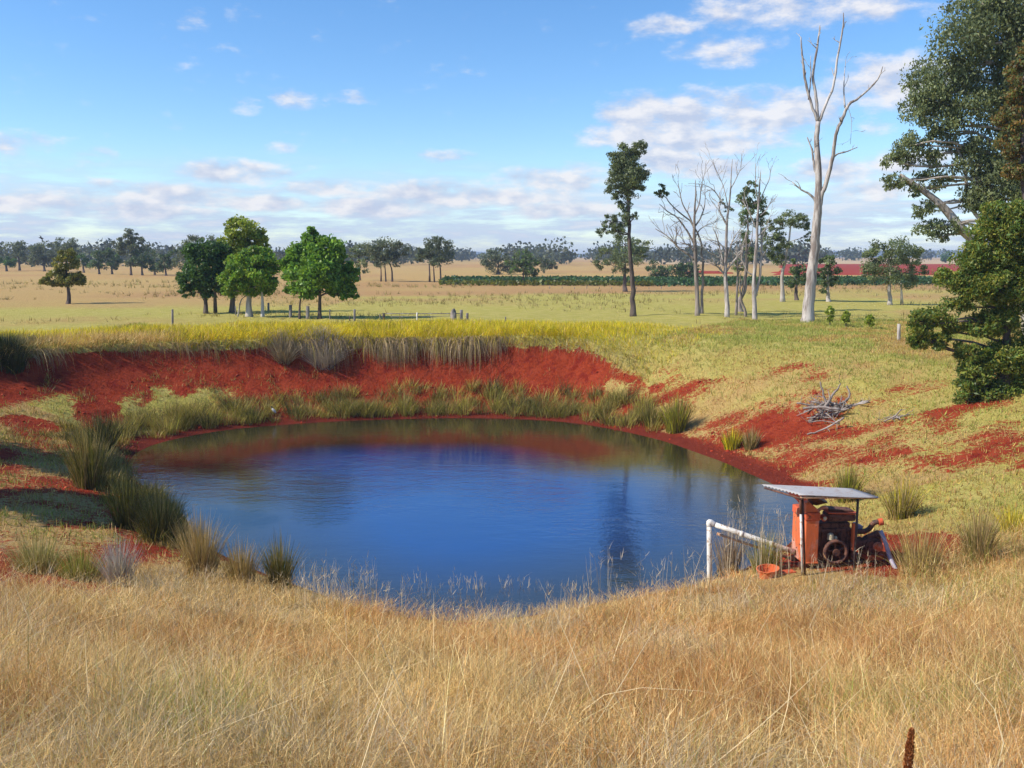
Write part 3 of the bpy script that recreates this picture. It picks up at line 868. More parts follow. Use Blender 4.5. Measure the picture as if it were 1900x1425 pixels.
# --- scattered gums and dark trees further back (Y from their feet)
FAR = [
    ('grey green gum at the far left edge of the picture', (36, 492), 210, [(30, 462, 18, 14), (44, 470, 14, 14), (20, 478, 14, 10), (38, 452, 10, 8)], FARGUM, 1600),
    ('low dark bushy tree right of the left edge gum', (12, 494), 200, [(8, 482, 16, 10), (22, 484, 10, 8)], DGREEN, 900),
    ('round grey green tree under the flying bird', (82, 494), 200, [(76, 466, 20, 15), (90, 474, 20, 14), (66, 476, 12, 12)], FARGUM, 1900),
    ('tall crowned gum right of the tree under the bird', (124, 492), 205, [(122, 452, 20, 10), (132, 462, 12, 10), (110, 458, 14, 8), (120, 470, 14, 8)], FARGUM, 1500),
    ('low dark tree between the bird and the tall left gum', (155, 497), 185, [(152, 482, 10, 11), (160, 488, 8, 8)], DGREEN, 600),
    ('dark rounded tree left of the tall left gum', (184, 502), 170, [(180, 481, 14, 14), (190, 486, 12, 11)], FARGUM + DGREEN, 1200),
    ('squat dark tree at the foot of the tall left gum', (208, 502), 170, [(206, 480, 14, 15), (214, 488, 10, 10)], DGREEN + FARGUM, 1200),
    ('tallest ragged gum of the left horizon trees', (243, 505), 160, [(244, 434, 12, 9), (226, 447, 14, 9), (252, 450, 20, 10), (238, 462, 18, 11), (224, 462, 10, 7), (246, 478, 12, 12), (262, 446, 10, 6)], FARGUM, 2600),
    ('dark tree right of the tall left gum', (264, 505), 160, [(262, 478, 15, 18), (272, 486, 12, 14)], DGREEN + FARGUM, 1500),
    ('dark spreading tree in the gap right of the tall left gum', (287, 503), 165, [(284, 482, 13, 16), (294, 490, 9, 10)], DGREEN + FARGUM, 1100),
    ('rounded dark tree left of the leafy clump', (308, 506), 156, [(304, 486, 14, 13), (316, 480, 12, 12), (326, 470, 8, 10)], DGREEN + FARGUM, 1500),
    ('broad grey gum rising behind the dark shade tree', (352, 508), 150, [(360, 452, 22, 13), (345, 468, 20, 14), (385, 450, 22, 12), (372, 465, 24, 14), (338, 484, 16, 12)], FARGUM, 2800),
    ('pale thin gum behind the bright green shade tree', (668, 522), 125, [(665, 462, 14, 9), (678, 472, 14, 10), (655, 470, 10, 10), (672, 492, 12, 12)], GUM, 1200),
    ('flat topped gum right of the bright green shade tree', (728, 525), 118, [(715, 458, 32, 13), (700, 470, 20, 13), (738, 462, 18, 14), (715, 482, 28, 11), (728, 476, 18, 12)], FARGUM, 3300),
    ('upright gum pair second right of the bright green shade tree', (818, 526), 116, [(812, 450, 22, 11), (790, 464, 18, 10), (826, 462, 18, 16), (800, 476, 22, 12), (812, 484, 18, 13), (780, 476, 10, 7)], FARGUM, 3000),
    ('grey green gum behind the crop left of the round crop tree', (925, 514), 165, [(925, 470, 18, 11), (912, 482, 20, 13), (938, 484, 18, 14), (925, 494, 24, 12)], FARGUM, 2000),
    ('round tree standing in front of the green crop', (972, 531), 106, [(972, 476, 22, 13), (958, 488, 18, 14), (984, 490, 18, 15), (972, 502, 22, 12)], FARGUM + GREEN[:1], 2600),
    ('low grey tree right of the round crop tree', (1010, 512), 175, [(1006, 486, 14, 11), (1018, 492, 12, 10)], FARGUM, 900),
    ('low spreading gum behind the slender tall gum', (1160, 548), 88, [(1160, 452, 26, 15), (1185, 452, 26, 14), (1132, 470, 26, 16), (1165, 475, 40, 18), (1195, 468, 18, 12), (1120, 490, 20, 12), (1150, 498, 24, 14)], GUM, 4200),
    ('dark low tree left of the forked grey dead tree', (1222, 528), 130, [(1215, 498, 14, 14), (1232, 502, 14, 12)], DGREEN + FARGUM, 1100),
    ('dark rounded tree behind the forked grey dead tree', (1262, 530), 125, [(1258, 500, 16, 15), (1276, 494, 16, 14), (1286, 504, 12, 14)], DGREEN + FARGUM, 1700),
    ('gum with clear white limbs left of the tall dead tree', (1452, 572), 66, [(1470, 405, 30, 16), (1442, 415, 22, 14), (1428, 435, 18, 20), (1452, 448, 20, 20), (1490, 415, 14, 14), (1445, 475, 20, 18), (1425, 460, 14, 16), (1500, 440, 8, 10)], GUM, 5200),
    ('small dark tree just left of the tall dead trunk', (1478, 568), 68, [(1478, 494, 14, 20), (1488, 512, 14, 18), (1470, 520, 12, 16)], DGREEN + GUM, 1900),
    ('small bushy tree just right of the tall dead trunk', (1537, 572), 66, [(1535, 484, 18, 14), (1528, 502, 18, 16), (1548, 508, 14, 16), (1538, 524, 18, 12), (1526, 540, 8, 6)], GUM + DGREEN[:1], 2800),
    ('broad round crowned gum left of the dark bush', (1651, 577), 62, [(1655, 462, 46, 20), (1625, 480, 32, 22), (1690, 480, 30, 22), (1650, 500, 50, 22), (1610, 510, 18, 16), (1700, 505, 22, 18), (1670, 520, 34, 16), (1640, 465, 24, 14)], GUM, 8500),
    ('distant tree on the skyline beyond the red field', (1755, 486), 430, [(1755, 474, 9, 8), (1748, 478, 6, 5)], DGREEN, 350),
]
for k_, (lab, base, Y, bl, cols, n) in enumerate(FAR):
    lf = 0.10 * max(1.0, Y / 62) ** 0.85
    if Y > 100:
        bl = [(b_[0], b_[1] + 2, b_[2] * 1.25, b_[3] * 1.3) for b_ in bl]; n = int(n * 1.35); lf *= 1.05
    ex = []
    if 'pair' in lab: ex = [((797, 525), [(797, 505), (796, 480)], 4, 1.0), ((806, 524), [(805, 505), (804, 485)], 3, 0.0)]
    if 'flat topped' in lab: ex = [((707, 524), [(707, 505), (706, 480)], 3, 1.0), ((716, 524), [(715, 505), (713, 480)], 3, 0.0)]
    if 'broad round' in lab: ex = [((1673, 577), [(1673, 550), (1672, 525)], 6, 0.5)]
    top = bl[0]
    live_tree('gum_tree' if cols[0] in (GUM[0], FARGUM[0]) else 'bushy_tree', lab, base, bl,
              [(base[0] - 1, base[1] - (base[1] - top[1]) * 0.35), (0.5 * (base[0] + top[0]), base[1] - (base[1] - top[1]) * 0.65), (top[0], top[1])],
              cols, n, lf, 300 + k_, Y=Y, tw=3.2 if Y > 100 else 7, clumps=9, bark=M_BARK_GUM if Y < 70 and cols[0] == GUM[0] else M_BARK_DARK, extra_trunks=ex, twigs=0 if Y > 100 else 3)

# slender tall gum
live_tree('gum_tree', 'slender tall gum with a narrow high crown on a bare dark trunk', (1175, 580),
          [(1170, 282, 28, 18), (1145, 300, 22, 20), (1185, 275, 18, 14), (1155, 335, 32, 24), (1190, 322, 16, 18), (1140, 355, 20, 16), (1175, 352, 24, 16), (1160, 375, 16, 16), (1132, 412, 18, 14), (1160, 405, 12, 18), (1120, 430, 14, 10), (1148, 428, 16, 18), (1178, 400, 6, 10), (1150, 318, 26, 22), (1170, 330, 28, 24), (1160, 300, 30, 22)],
          [(1174, 540), (1170, 470), (1167, 400), (1160, 330), (1172, 285)], GUM + FARGUM, 15000, 0.085, 401, Y=50, tw=9, clumps=14, droop=0.5, slim=0.4, bark=M_BARK_DARK, twigs=4)
# leafy tree among the dead ones
live_tree('gum_tree', 'thin leafed tree standing among the pale dead trees', (1375, 576),
          [(1392, 345, 14, 14), (1380, 368, 16, 20), (1400, 375, 18, 22), (1385, 405, 16, 20), (1408, 410, 14, 16), (1382, 440, 12, 18), (1390, 470, 10, 18), (1372, 490, 14, 14), (1420, 390, 8, 10)],
          [(1372, 560), (1383, 530), (1386, 460), (1388, 380)], GUM + DGREEN[:1], 4200, 0.10, 402, Y=54, tw=9, clumps=8, droop=0.4, slim=0.4, bark=M_BARK_GREY)
live_tree('hanging_foliage_tree', 'thin dark stem with a single small leaf tuft left of the dead trees', (1302, 579),
          [(1226, 350, 10, 10), (1222, 360, 10, 8), (1234, 362, 8, 6)],
          [(1303, 540), (1302, 470), (1288, 420), (1250, 385), (1230, 362)], GUM[:2] + DGREEN[:1], 420, 0.10, 403, Y=51, tw=5, clumps=5, bark=M_BARK_GREY, limbs=False, cat='tree')

# --- dead trees
dead_tree('dead_tree', 'tall bleached dead tree with forked bare top', 45.6, (1498, 598),
          [(1500, 575, 31), (1505, 520, 27), (1511, 470, 25), (1514, 430, 23), (1517, 395, 22), (1519, 330, 17), (1515, 265, 14), (1518, 225, 12)],
          [[(1518, 228, 9), (1506, 194, 7), (1497, 165, 7), (1490, 123, 6), (1487, 95, 4.5), (1485, 70, 3)],
           [(1518, 226, 10), (1514, 181, 8), (1508, 142, 7), (1513, 106, 6), (1517, 77, 5), (1520, 48, 2.5)],
           [(1519, 226, 9), (1532, 194, 7), (1546, 161, 6.5), (1551, 123, 6), (1558, 81, 5), (1563, 48, 4), (1563, 25, 2)],
           [(1519, 392, 15), (1523, 365, 13), (1532, 336, 12), (1543, 290, 10), (1547, 252, 9), (1558, 223, 9), (1569, 197, 8), (1588, 184, 5.5), (1608, 165, 5), (1621, 148, 4), (1627, 129, 2)],
           [(1568, 200, 5), (1567, 170, 4), (1569, 140, 2.5), (1573, 108, 1.2)],
           [(1544, 294, 5), (1556, 285, 4), (1569, 282, 3.5), (1592, 273, 2)],
           [(1517, 378, 8), (1504, 361, 6), (1488, 352, 4.5), (1471, 337, 2.5)],
           [(1516, 330, 7), (1510, 300, 6), (1508, 280, 5), (1499, 254, 3)],
           [(1574, 200, 1.5), (1579, 225, 1.3), (1576, 268, 1.0)],
           [(1500, 185, 4), (1503, 150, 3), (1502, 105, 1.5)]],
          501, M_BARK_DEAD, twig_n=3, twig_len=26, tsplit=1)
dead_tree('dead_tree', 'forked grey brown dead tree with wide low left branches', 49.5, (1294, 581),
          [(1294, 560, 12), (1291, 500, 10), (1289, 450, 10), (1288, 425, 8), (1289, 390, 5), (1291, 355, 3), (1290, 335, 1.5)],
          [[(1288, 482, 7), (1278, 472, 6), (1262, 462, 5), (1251, 450, 4), (1238, 437, 3), (1217, 424, 2)],
           [(1255, 455, 4), (1254, 440, 3.5), (1260, 427, 2)],
           [(1288, 452, 6), (1275, 428, 5), (1262, 410, 4.5), (1256, 402, 4), (1240, 392, 3), (1225, 378, 1.5)],
           [(1288, 425, 5), (1279, 400, 4), (1268, 380, 3), (1262, 355, 2.5), (1259, 335, 1.2)],
           [(1289, 420, 5), (1300, 405, 4), (1307, 385, 3), (1310, 362, 1.5)],
           [(1289, 400, 4), (1298, 375, 3), (1300, 350, 2), (1304, 328, 1)],
           [(1289, 470, 5), (1280, 456, 4), (1262, 450, 2.5)],
           [(1290, 440, 4), (1300, 425, 3), (1316, 415, 1.5)]],
          502, M_BARK_GREY, twig_n=5, twig_len=38)
dead_tree('dead_tree', 'pale candelabra dead tree with many thin upright branches', 48.6, (1349, 585),
          [(1349, 560, 12), (1347, 530, 11), (1346, 505, 10), (1347, 470, 8), (1348, 430, 7), (1350, 400, 6), (1355, 360, 4), (1357, 320, 2.5), (1359, 295, 1.2)],
          [[(1346, 512, 6), (1338, 502, 5), (1330, 494, 4), (1322, 492, 2)],
           [(1347, 505, 6), (1357, 490, 5), (1368, 476, 5), (1377, 465, 4), (1380, 445, 3), (1388, 420, 2)],
           [(1347, 495, 6), (1340, 478, 5), (1336, 462, 4), (1330, 440, 3), (1322, 420, 1.5)],
           [(1348, 480, 5), (1354, 462, 4), (1362, 440, 3), (1374, 425, 1.5)],
           [(1349, 418, 6), (1342, 405, 5), (1335, 390, 4), (1333, 375, 2)],
           [(1352, 390, 4), (1336, 370, 3), (1322, 352, 2.5), (1302, 342, 1.2)],
           [(1356, 350, 3), (1364, 335, 2.5), (1372, 318, 1.5), (1380, 310, 1)],
           [(1346, 470, 4), (1336, 452, 3), (1318, 445, 1.5)],
           [(1350, 380, 3), (1342, 345, 2.2), (1330, 318, 1.6), (1322, 298, 1)],
           [(1348, 500, 4), (1336, 480, 3), (1318, 470, 2), (1306, 462, 1)]],
          503, M_BARK_DEAD, twig_n=6, twig_len=36, leaf=([(1352, 385, 12, 10), (1345, 375, 9, 8)], 380, 0.10, GUM))
dead_tree('dead_tree', 'white twin stemmed dead tree nearest the camera among the dead group', 47.0, (1401, 592),
          [(1400, 570, 12), (1399, 530, 11), (1401, 490, 9), (1404, 450, 8), (1405, 420, 7), (1407, 385, 5.5), (1409, 350, 4), (1411, 320, 2.5)],
          [[(1402, 550, 8), (1409, 520, 7), (1412, 490, 6.5), (1414, 460, 6), (1414, 440, 5), (1412, 425, 2.5)],
           [(1404, 424, 5), (1397, 410, 4), (1389, 393, 3), (1382, 380, 1.5)],
           [(1399, 512, 5), (1388, 505, 4.5), (1382, 492, 4), (1377, 478, 3), (1381, 455, 1.5)],
           [(1409, 375, 3), (1420, 350, 2.5), (1429, 330, 2), (1431, 312, 1)],
           [(1410, 400, 3.5), (1420, 392, 3), (1428, 380, 2), (1440, 368, 1)],
           [(1407, 380, 3), (1402, 350, 2.5), (1401, 325, 2), (1400, 305, 1)],
           [(1404, 440, 4), (1420, 425, 3), (1427, 408, 1.5)]],
          504, M_BARK_DEAD, twig_n=4, twig_len=32)
dead_tree('dead_tree', 'crooked dark and pale trunk between the candelabra and twin stemmed dead trees', 49.8, (1384, 580),
          [(1381, 572, 7), (1375, 556, 7), (1379, 540, 8), (1383, 515, 8), (1384, 490, 6), (1385, 460, 4.5), (1384, 430, 3)],
          [[(1376, 560, 5), (1374, 545, 4.5), (1372, 530, 3.5), (1374, 505, 2)],
           [(1384, 500, 4), (1376, 480, 3), (1372, 455, 2)],
           [(1385, 470, 3), (1394, 445, 2.5), (1396, 420, 1.2)]],
          505, M_BARK_GREY, twig_n=3, twig_len=26)
dead_tree('dead_tree', 'short straight grey dead stem just right of the candelabra dead tree', 50.6, (1366, 578),
          [(1367, 560, 6.5), (1368, 530, 6), (1369, 505, 5), (1368, 480, 3.5), (1366, 455, 2)],
          [[(1368, 512, 3.5), (1374, 500, 3), (1380, 485, 1.5)], [(1368, 500, 3), (1362, 485, 2.5), (1358, 465, 1.2)]],
          506, M_BARK_GREY, twig_n=3, twig_len=24)

# --- big gum at the right, its stem just outside the frame
BG_Y = 38.0
live_tree('gum_tree', 'huge gum filling the top right corner, white limbs showing', (1935, 618),
          [(1850, 40, 70, 46), (1780, 75, 60, 44), (1840, 110, 80, 50), (1760, 135, 62, 40), (1720, 165, 50, 34), (1800, 190, 80, 44), (1700, 200, 38, 28), (1880, 190, 70, 56), (1740, 225, 50, 24), (1890, 90, 70, 60), (1930, 260, 60, 60),
           (1690, 270, 40, 26), (1720, 290, 34, 22), (1665, 300, 26, 18), (1660, 340, 26, 18), (1690, 350, 26, 14), (1750, 250, 30, 20), (1860, 270, 50, 40), (1840, 320, 44, 30), (1735, 330, 30, 20), (1790, 265, 40, 22),
           (1710, 395, 20, 22), (1722, 425, 26, 16), (1745, 440, 20, 12), (1765, 420, 26, 14), (1820, 370, 44, 24), (1870, 360, 50, 34), (1900, -20, 110, 60), (1960, 60, 120, 110), (1980, 200, 110, 120), (2030, -60, 120, 90), (1820, 5, 60, 34), (1835, 345, 48, 36), (1885, 405, 44, 40), (1800, 300, 44, 28), (1845, 400, 30, 24)],
          [(1930, 520), (1915, 430), (1895, 330), (1880, 220), (1880, 120), (1900, 20)], GUM + [(0.105, 0.115, 0.045)], 84000, 0.10, 601, Y=BG_Y, tw=34, clumps=16, droop=0.55, slim=0.42, crad=0.46, bark=M_BARK_GUM, twigs=2,
          extra_trunks=[((1925, 600), [(1880, 520), (1830, 465), (1785, 425), (1760, 395), (1735, 370), (1700, 345), (1670, 325)], 22, 0.0),
                        ((1920, 560), [(1850, 455), (1800, 380), (1790, 310), (1770, 262)], 9, 0.6), ((1910, 560), [(1900, 420), (1885, 385), (1870, 340), (1862, 300)], 14, -0.3)])
live_tree('gum_tree', 'rusty brown leaved tree top overlapping the huge gum at the right edge', (1925, 640),
          [(1895, 150, 34, 40), (1885, 215, 40, 30), (1880, 270, 34, 26), (1905, 300, 40, 40), (1880, 320, 26, 24), (1915, 100, 40, 30), (1940, 220, 50, 70)],
          [(1920, 500), (1905, 380), (1898, 260), (1900, 140)], [(0.11, 0.070, 0.02), (0.08, 0.080, 0.02), (0.065, 0.08, 0.022), (0.13, 0.068, 0.018), (0.06, 0.075, 0.025)], 12000, 0.10, 602, Y=34.0, tw=16, clumps=12, droop=0.4, slim=0.4, bark=M_BARK_DARK)
# --- dark wattle in front of it
live_tree('wattle_bush', 'dark green spreading bush leaning in from the right edge with low branches', (1860, 790),
          [(1850, 420, 50, 36), (1800, 480, 42, 30), (1880, 470, 44, 44), (1770, 520, 34, 26), (1840, 530, 60, 36), (1890, 560, 50, 44), (1740, 590, 34, 24), (1705, 600, 28, 26), (1780, 560, 30, 18),
           (1850, 600, 40, 28), (1730, 632, 34, 18), (1800, 650, 34, 24), (1860, 660, 60, 34), (1890, 690, 44, 40), (1810, 690, 40, 28), (1790, 720, 26, 20), (1850, 730, 50, 24), (1700, 635, 20, 14), (1845, 400, 36, 26), (1890, 410, 34, 40), (1760, 610, 20, 14), (1950, 480, 60, 90), (1950, 640, 60, 90), (1850, 768, 52, 24), (1800, 745, 32, 18), (1892, 775, 40, 28), (1830, 480, 40, 40), (1820, 600, 34, 26)],
          [(1862, 740), (1868, 660), (1862, 560), (1855, 460)], WATTLE, 84000, 0.074, 603, Y=25.5, tw=22, clumps=18, droop=0.25, slim=0.34, crad=0.42, bark=M_BARK_DARK, cat='bush', twigs=2, depth=0.9)
# trees standing just left of the frame: their shadows lie across the left bank
for k_, (X, Y, zc, r, lab) in enumerate([(-19.8, 23.0, 5.2, 190, 'leafy tree just outside the left edge that shades the left bank'), (-16.0, 18.3, 4.2, 165, 'second leafy tree outside the left edge, nearer the water'),
                                   (-27.0, 31.0, 6.2, 140, 'third leafy tree outside the left edge, behind the other two')]):
    px = 950 + 1700 * X / Y; py = 475 - 1700 * (zc - 3.3) / Y; g0 = 475 + 1700 * (3.3 - H(X, Y)) / Y
    live_tree('bank_tree', lab, (px, g0), [(px, py, r, r * 0.55), (px - r * 0.7, py + r * 0.35, r * 0.7, r * 0.45), (px + r * 0.6, py + r * 0.4, r * 0.7, r * 0.4), (px, py + r * 0.6, r, r * 0.4)],
              [(px, g0 * 0.6 + py * 0.4), (px, py)], DGREEN, 7500, 0.17, 604 + k_, Y=Y, tw=22, clumps=16, crad=0.42, bark=M_BARK_DARK, group='trees left of the frame')

# saplings right of the tall dead tree
for k_, (px, py, h, lab) in enumerate([(1540, 603, 36, 'tallest bright green sapling right of the tall dead trunk'), (1570, 608, 34, 'bright green sapling in the middle of the three'), (1613, 608, 24, 'smallest green sapling, rightmost of the three')]):
    live_tree('sapling', lab, (px, py), [(px, py - h * 0.55, 7, h * 0.42), (px + 1, py - h * 0.82, 4, h * 0.18)], [(px, py - h * 0.5), (px, py - h * 0.9)], LIME, 260, 0.13, 700 + k_, Y=43 - k_ * 0.6, tw=2, clumps=6, limbs=False, cat='sapling', group='saplings on the dam bank')

# far wooded belt along the horizon reads as one mass
def far_wood():
    mb = MB(); rnd = np.random.default_rng(77)
    B = []
    for k in range(640):
        a = rnd.uniform(-0.62, 0.62); r = rnd.uniform(300, 800)
        if vnoise(np.array([a * 22]), np.array([r / 200]), 1.0, 88)[0] < 0.30: continue
        x = r * math.sin(a); y = r * math.cos(a)
        px = 950 + 1700 * x / y
        if 1540 < px < 2000 and r < 640: continue
        h = rnd.uniform(5, 9.5); w = rnd.uniform(4, 8)
        z = H(x, y)
        B.append((x, y, z + h * 0.55, w, w, h * 0.5))
    for b in B:
        n = int(56 * 400 / b[1]) + 30
        v = rnd.normal(size=(n, 3)); v /= np.linalg.norm(v, axis=1)[:, None]
        P = np.array(b[:3]) + v * (rnd.random(n) ** 0.4)[:, None] * np.array(b[3:6])
        P[:, 2] += (rnd.random(n) - 0.5) * 1.0
        s = 1.5 * (b[1] / 400) ** 0.6
        leaf_quads(mb, P, np.full(n, s) * rnd.uniform(0.7, 1.4, n), np.full(n, s * 0.8), rnd.normal(size=(n, 3)), var_col(FARGUM, n, rnd, 0.2) * np.exp(rnd.normal(0, 0.2)), rnd)
    tag(mb.build('far_woodland', M_LEAF), 'grey green band of far woodland along the horizon', 'woodland', kind='stuff')
far_wood()

# green crop rows behind the paddock
def crop():
    mb = MB(); rnd = np.random.default_rng(78)
    n = 19000
    y = rnd.uniform(103, 128, n); px = rnd.uniform(815, 1830, n)
    x = (px - 950) / 1700 * y
    keep = (px > 815 + (y - 103) * 0.5)
    x, y = x[keep], y[keep]; n = len(x)
    y = np.round(y / 0.9) * 0.9 + rnd.normal(0, 0.12, n)
    z = height(x, y) + rnd.uniform(0.05, 0.55, n)
    P = np.stack([x, y, z], axis=1)
    front = (y < 107)[:, None] & (x < 16)[:, None]
    col = np.where(front, var_col([(0.13, 0.16, 0.02), (0.16, 0.16, 0.025)], n, rnd, 0.2), var_col([(0.05, 0.11, 0.035), (0.065, 0.135, 0.04), (0.04, 0.09, 0.032)], n, rnd, 0.2))
    L = rnd.uniform(0.25, 0.55, n)
    leaf_quads(mb, P, L, L * 0.7, rnd.normal(size=(n, 3)), col, rnd)
    tag(mb.build('crop_rows', M_LEAF), 'dark green crop growing in rows beyond the paddock', 'crop', kind='stuff')
crop()

# ------------------------------------------------------------------ fence and yard
def post(parent, px, top, bot, w, mat, Y, lean=0.0, name='post'):
    k = Y / FPX
    b = at(px, bot, Y); t = at(px, top, Y)
    b[2] = H(b[0], Y) - 0.15
    mb = MB()
    P = np.linspace(b, t + np.array([lean * k, 0, 0]), 4)
    tube(mb, P, np.array([1.05, 1.0, 0.98, 0.95]) * w * k * 0.5, 8)
    return mb.build(name, mat, parent, smooth=False, tint=False)

FY = 45.8
fence = tag(empty('paddock_fence', at(655, 600, FY) * np.array([1, 1, 0])), 'old post and rail fence behind the yellow grass', 'fence')
for px, top, w, mt in [(658, 574, 4.5, M_POST), (712, 581, 5, M_PICKET), (705, 583, 2.5, M_POST), (774, 580, 3.2, M_WHITE), (856, 575, 6, M_POST), (867, 581, 5.5, M_POST), (649, 586, 2.5, M_PICKET), (938, 588, 3.5, M_POST)]:
    post(fence, px, top, 606, w, mt, FY)
for (x0, y0, x1, y1, w) in [(665, 597, 800, 595, 2.2), (712, 582, 856, 582, 1.6), (725, 588, 856, 586, 1.0)]:
    mb = MB(); a = at(x0, y0, FY + 0.05); b = at(x1, y1, FY + 0.05)
    tube(mb, np.linspace(a, b, 5), np.full(5, w * FY / FPX * 0.5), 6)
    mb.build('rail', M_POST, fence, tint=False)
mb = MB(); tube(mb, [at(797, 594, FY), at(798, 606, FY - 0.05)], [0.03, 0.03], 6); mb.build('rail', M_POST, fence, tint=False)
lone = [('left_paddock', 320, 574, 608, 4, M_POST, 41.5, 'lone grey post in the yellow grass at the left'),
        ('', 1668, 601, 630, 6, M_BARK_GUM, 36.0, 'pale short post left of the dark bush'),
        ('', 539, 566, 588, 6, M_POST, 48.5, 'dark stump post left of the bright green shade tree'),
        ('', 571, 568, 592, 7, M_POST, 48.0, 'thick dark post beside the bright green shade tree'),
        ('', 437, 568, 580, 2.2, M_POST, 50.5, 'thin post under the leafy clump'),
        ('', 612, 574, 594, 2.5, M_POST, 47.5, 'thin grey stake right of the bright green shade tree'),
        ('', 498, 562, 576, 4, M_POST, 55, 'short post right of the pale forked trunk')]
for _, px, top, bot, w, mt, Y, lab in lone:
    k = Y / FPX
    b = at(px, bot, Y); b[2] = H(b[0], Y)
    t = at(px, top, Y)
    mb = MB(); tube(mb, np.linspace(b - np.array([0, 0, 0.15]), t, 4), np.array([1.05, 1, 0.98, 0.92]) * w * k * 0.5, 8)
    tag(mb.build('fence_post', mt, origin=b, tint=False), lab, 'post')
# far row of thin pickets right of centre
farf = tag(empty('wire_fence', (8, 95, 0)), 'distant row of thin pickets in the straw paddock', 'fence')
for q in range(10):
    px = 1020 + q * 23
    post(farf, px, 531 + (q % 3), 541, 1.3, M_POST, 95, name='picket')
for zz in (0.35, 0.75):
    mb = MB(); a = at(1015, 540, 95); b = at(1235, 540, 95)
    a[2] = H(a[0], 95) + zz; b[2] = H(b[0], 95) + zz
    tube(mb, np.linspace(a, b, 4), np.full(4, 0.01), 4); mb.build('wire', M_PICKET, farf, tint=False)
# grey stump / rock by the fence
def lump(name, label, cat, c, r, mat, seed):
    bm = bmesh.new(); bmesh.ops.create_icosphere(bm, subdivisions=3, radius=1)
    rnd = random.Random(seed)
    from mathutils import noise as mn
    for v in bm.verts:
        f = 1 + 0.35 * mn.noise(v.co * 1.7 + Vector((seed, 0, 0)))
        v.co = Vector((v.co.x * r[0] * f, v.co.y * r[1] * f, v.co.z * r[2] * f))
    me = bpy.data.meshes.new(name); bm.to_mesh(me); bm.free()
    me.materials.append(mat)
    o = bpy.data.objects.new(name, me); o.location = c; COL.objects.link(o)
    return tag(o, label, cat)
c = at(841, 600, FY - 0.4); c[2] = H(c[0], c[1]) + 0.22
lump('tree_stump', 'grey weathered stump left of the two fence strainer posts', 'stump', c, (0.17, 0.16, 0.36), M_BARK_GREY, 3)

# ------------------------------------------------------------------ grasses
STRAW = [(0.66, 0.44, 0.17), (0.82, 0.61, 0.29), (0.44, 0.265, 0.095), (0.60, 0.43, 0.18)]
RUSSET = [(0.50, 0.26, 0.09), (0.58, 0.33, 0.12), (0.42, 0.20, 0.07)]
GREYS = [(0.55, 0.45, 0.30), (0.48, 0.38, 0.26)]
YGREEN = [(0.62, 0.52, 0.015), (0.72, 0.57, 0.022), (0.44, 0.43, 0.02), (0.74, 0.53, 0.05)]
FRESH = [(0.25, 0.30, 0.05), (0.32, 0.34, 0.07), (0.40, 0.38, 0.10)]
RUSH = [(0.16, 0.155, 0.03), (0.22, 0.195, 0.045), (0.30, 0.225, 0.075), (0.12, 0.12, 0.028)]
RUSHDK = [(0.055, 0.07, 0.022), (0.08, 0.085, 0.03), (0.10, 0.085, 0.035)]

def scatter(n, x0, x1, y0, y1, rnd):
    return rnd.uniform(x0, x1, n), rnd.uniform(y0, y1, n)

def on_ground(x, y, dz=-0.02):
    return np.stack([x, y, height(x, y) + dz], axis=1)

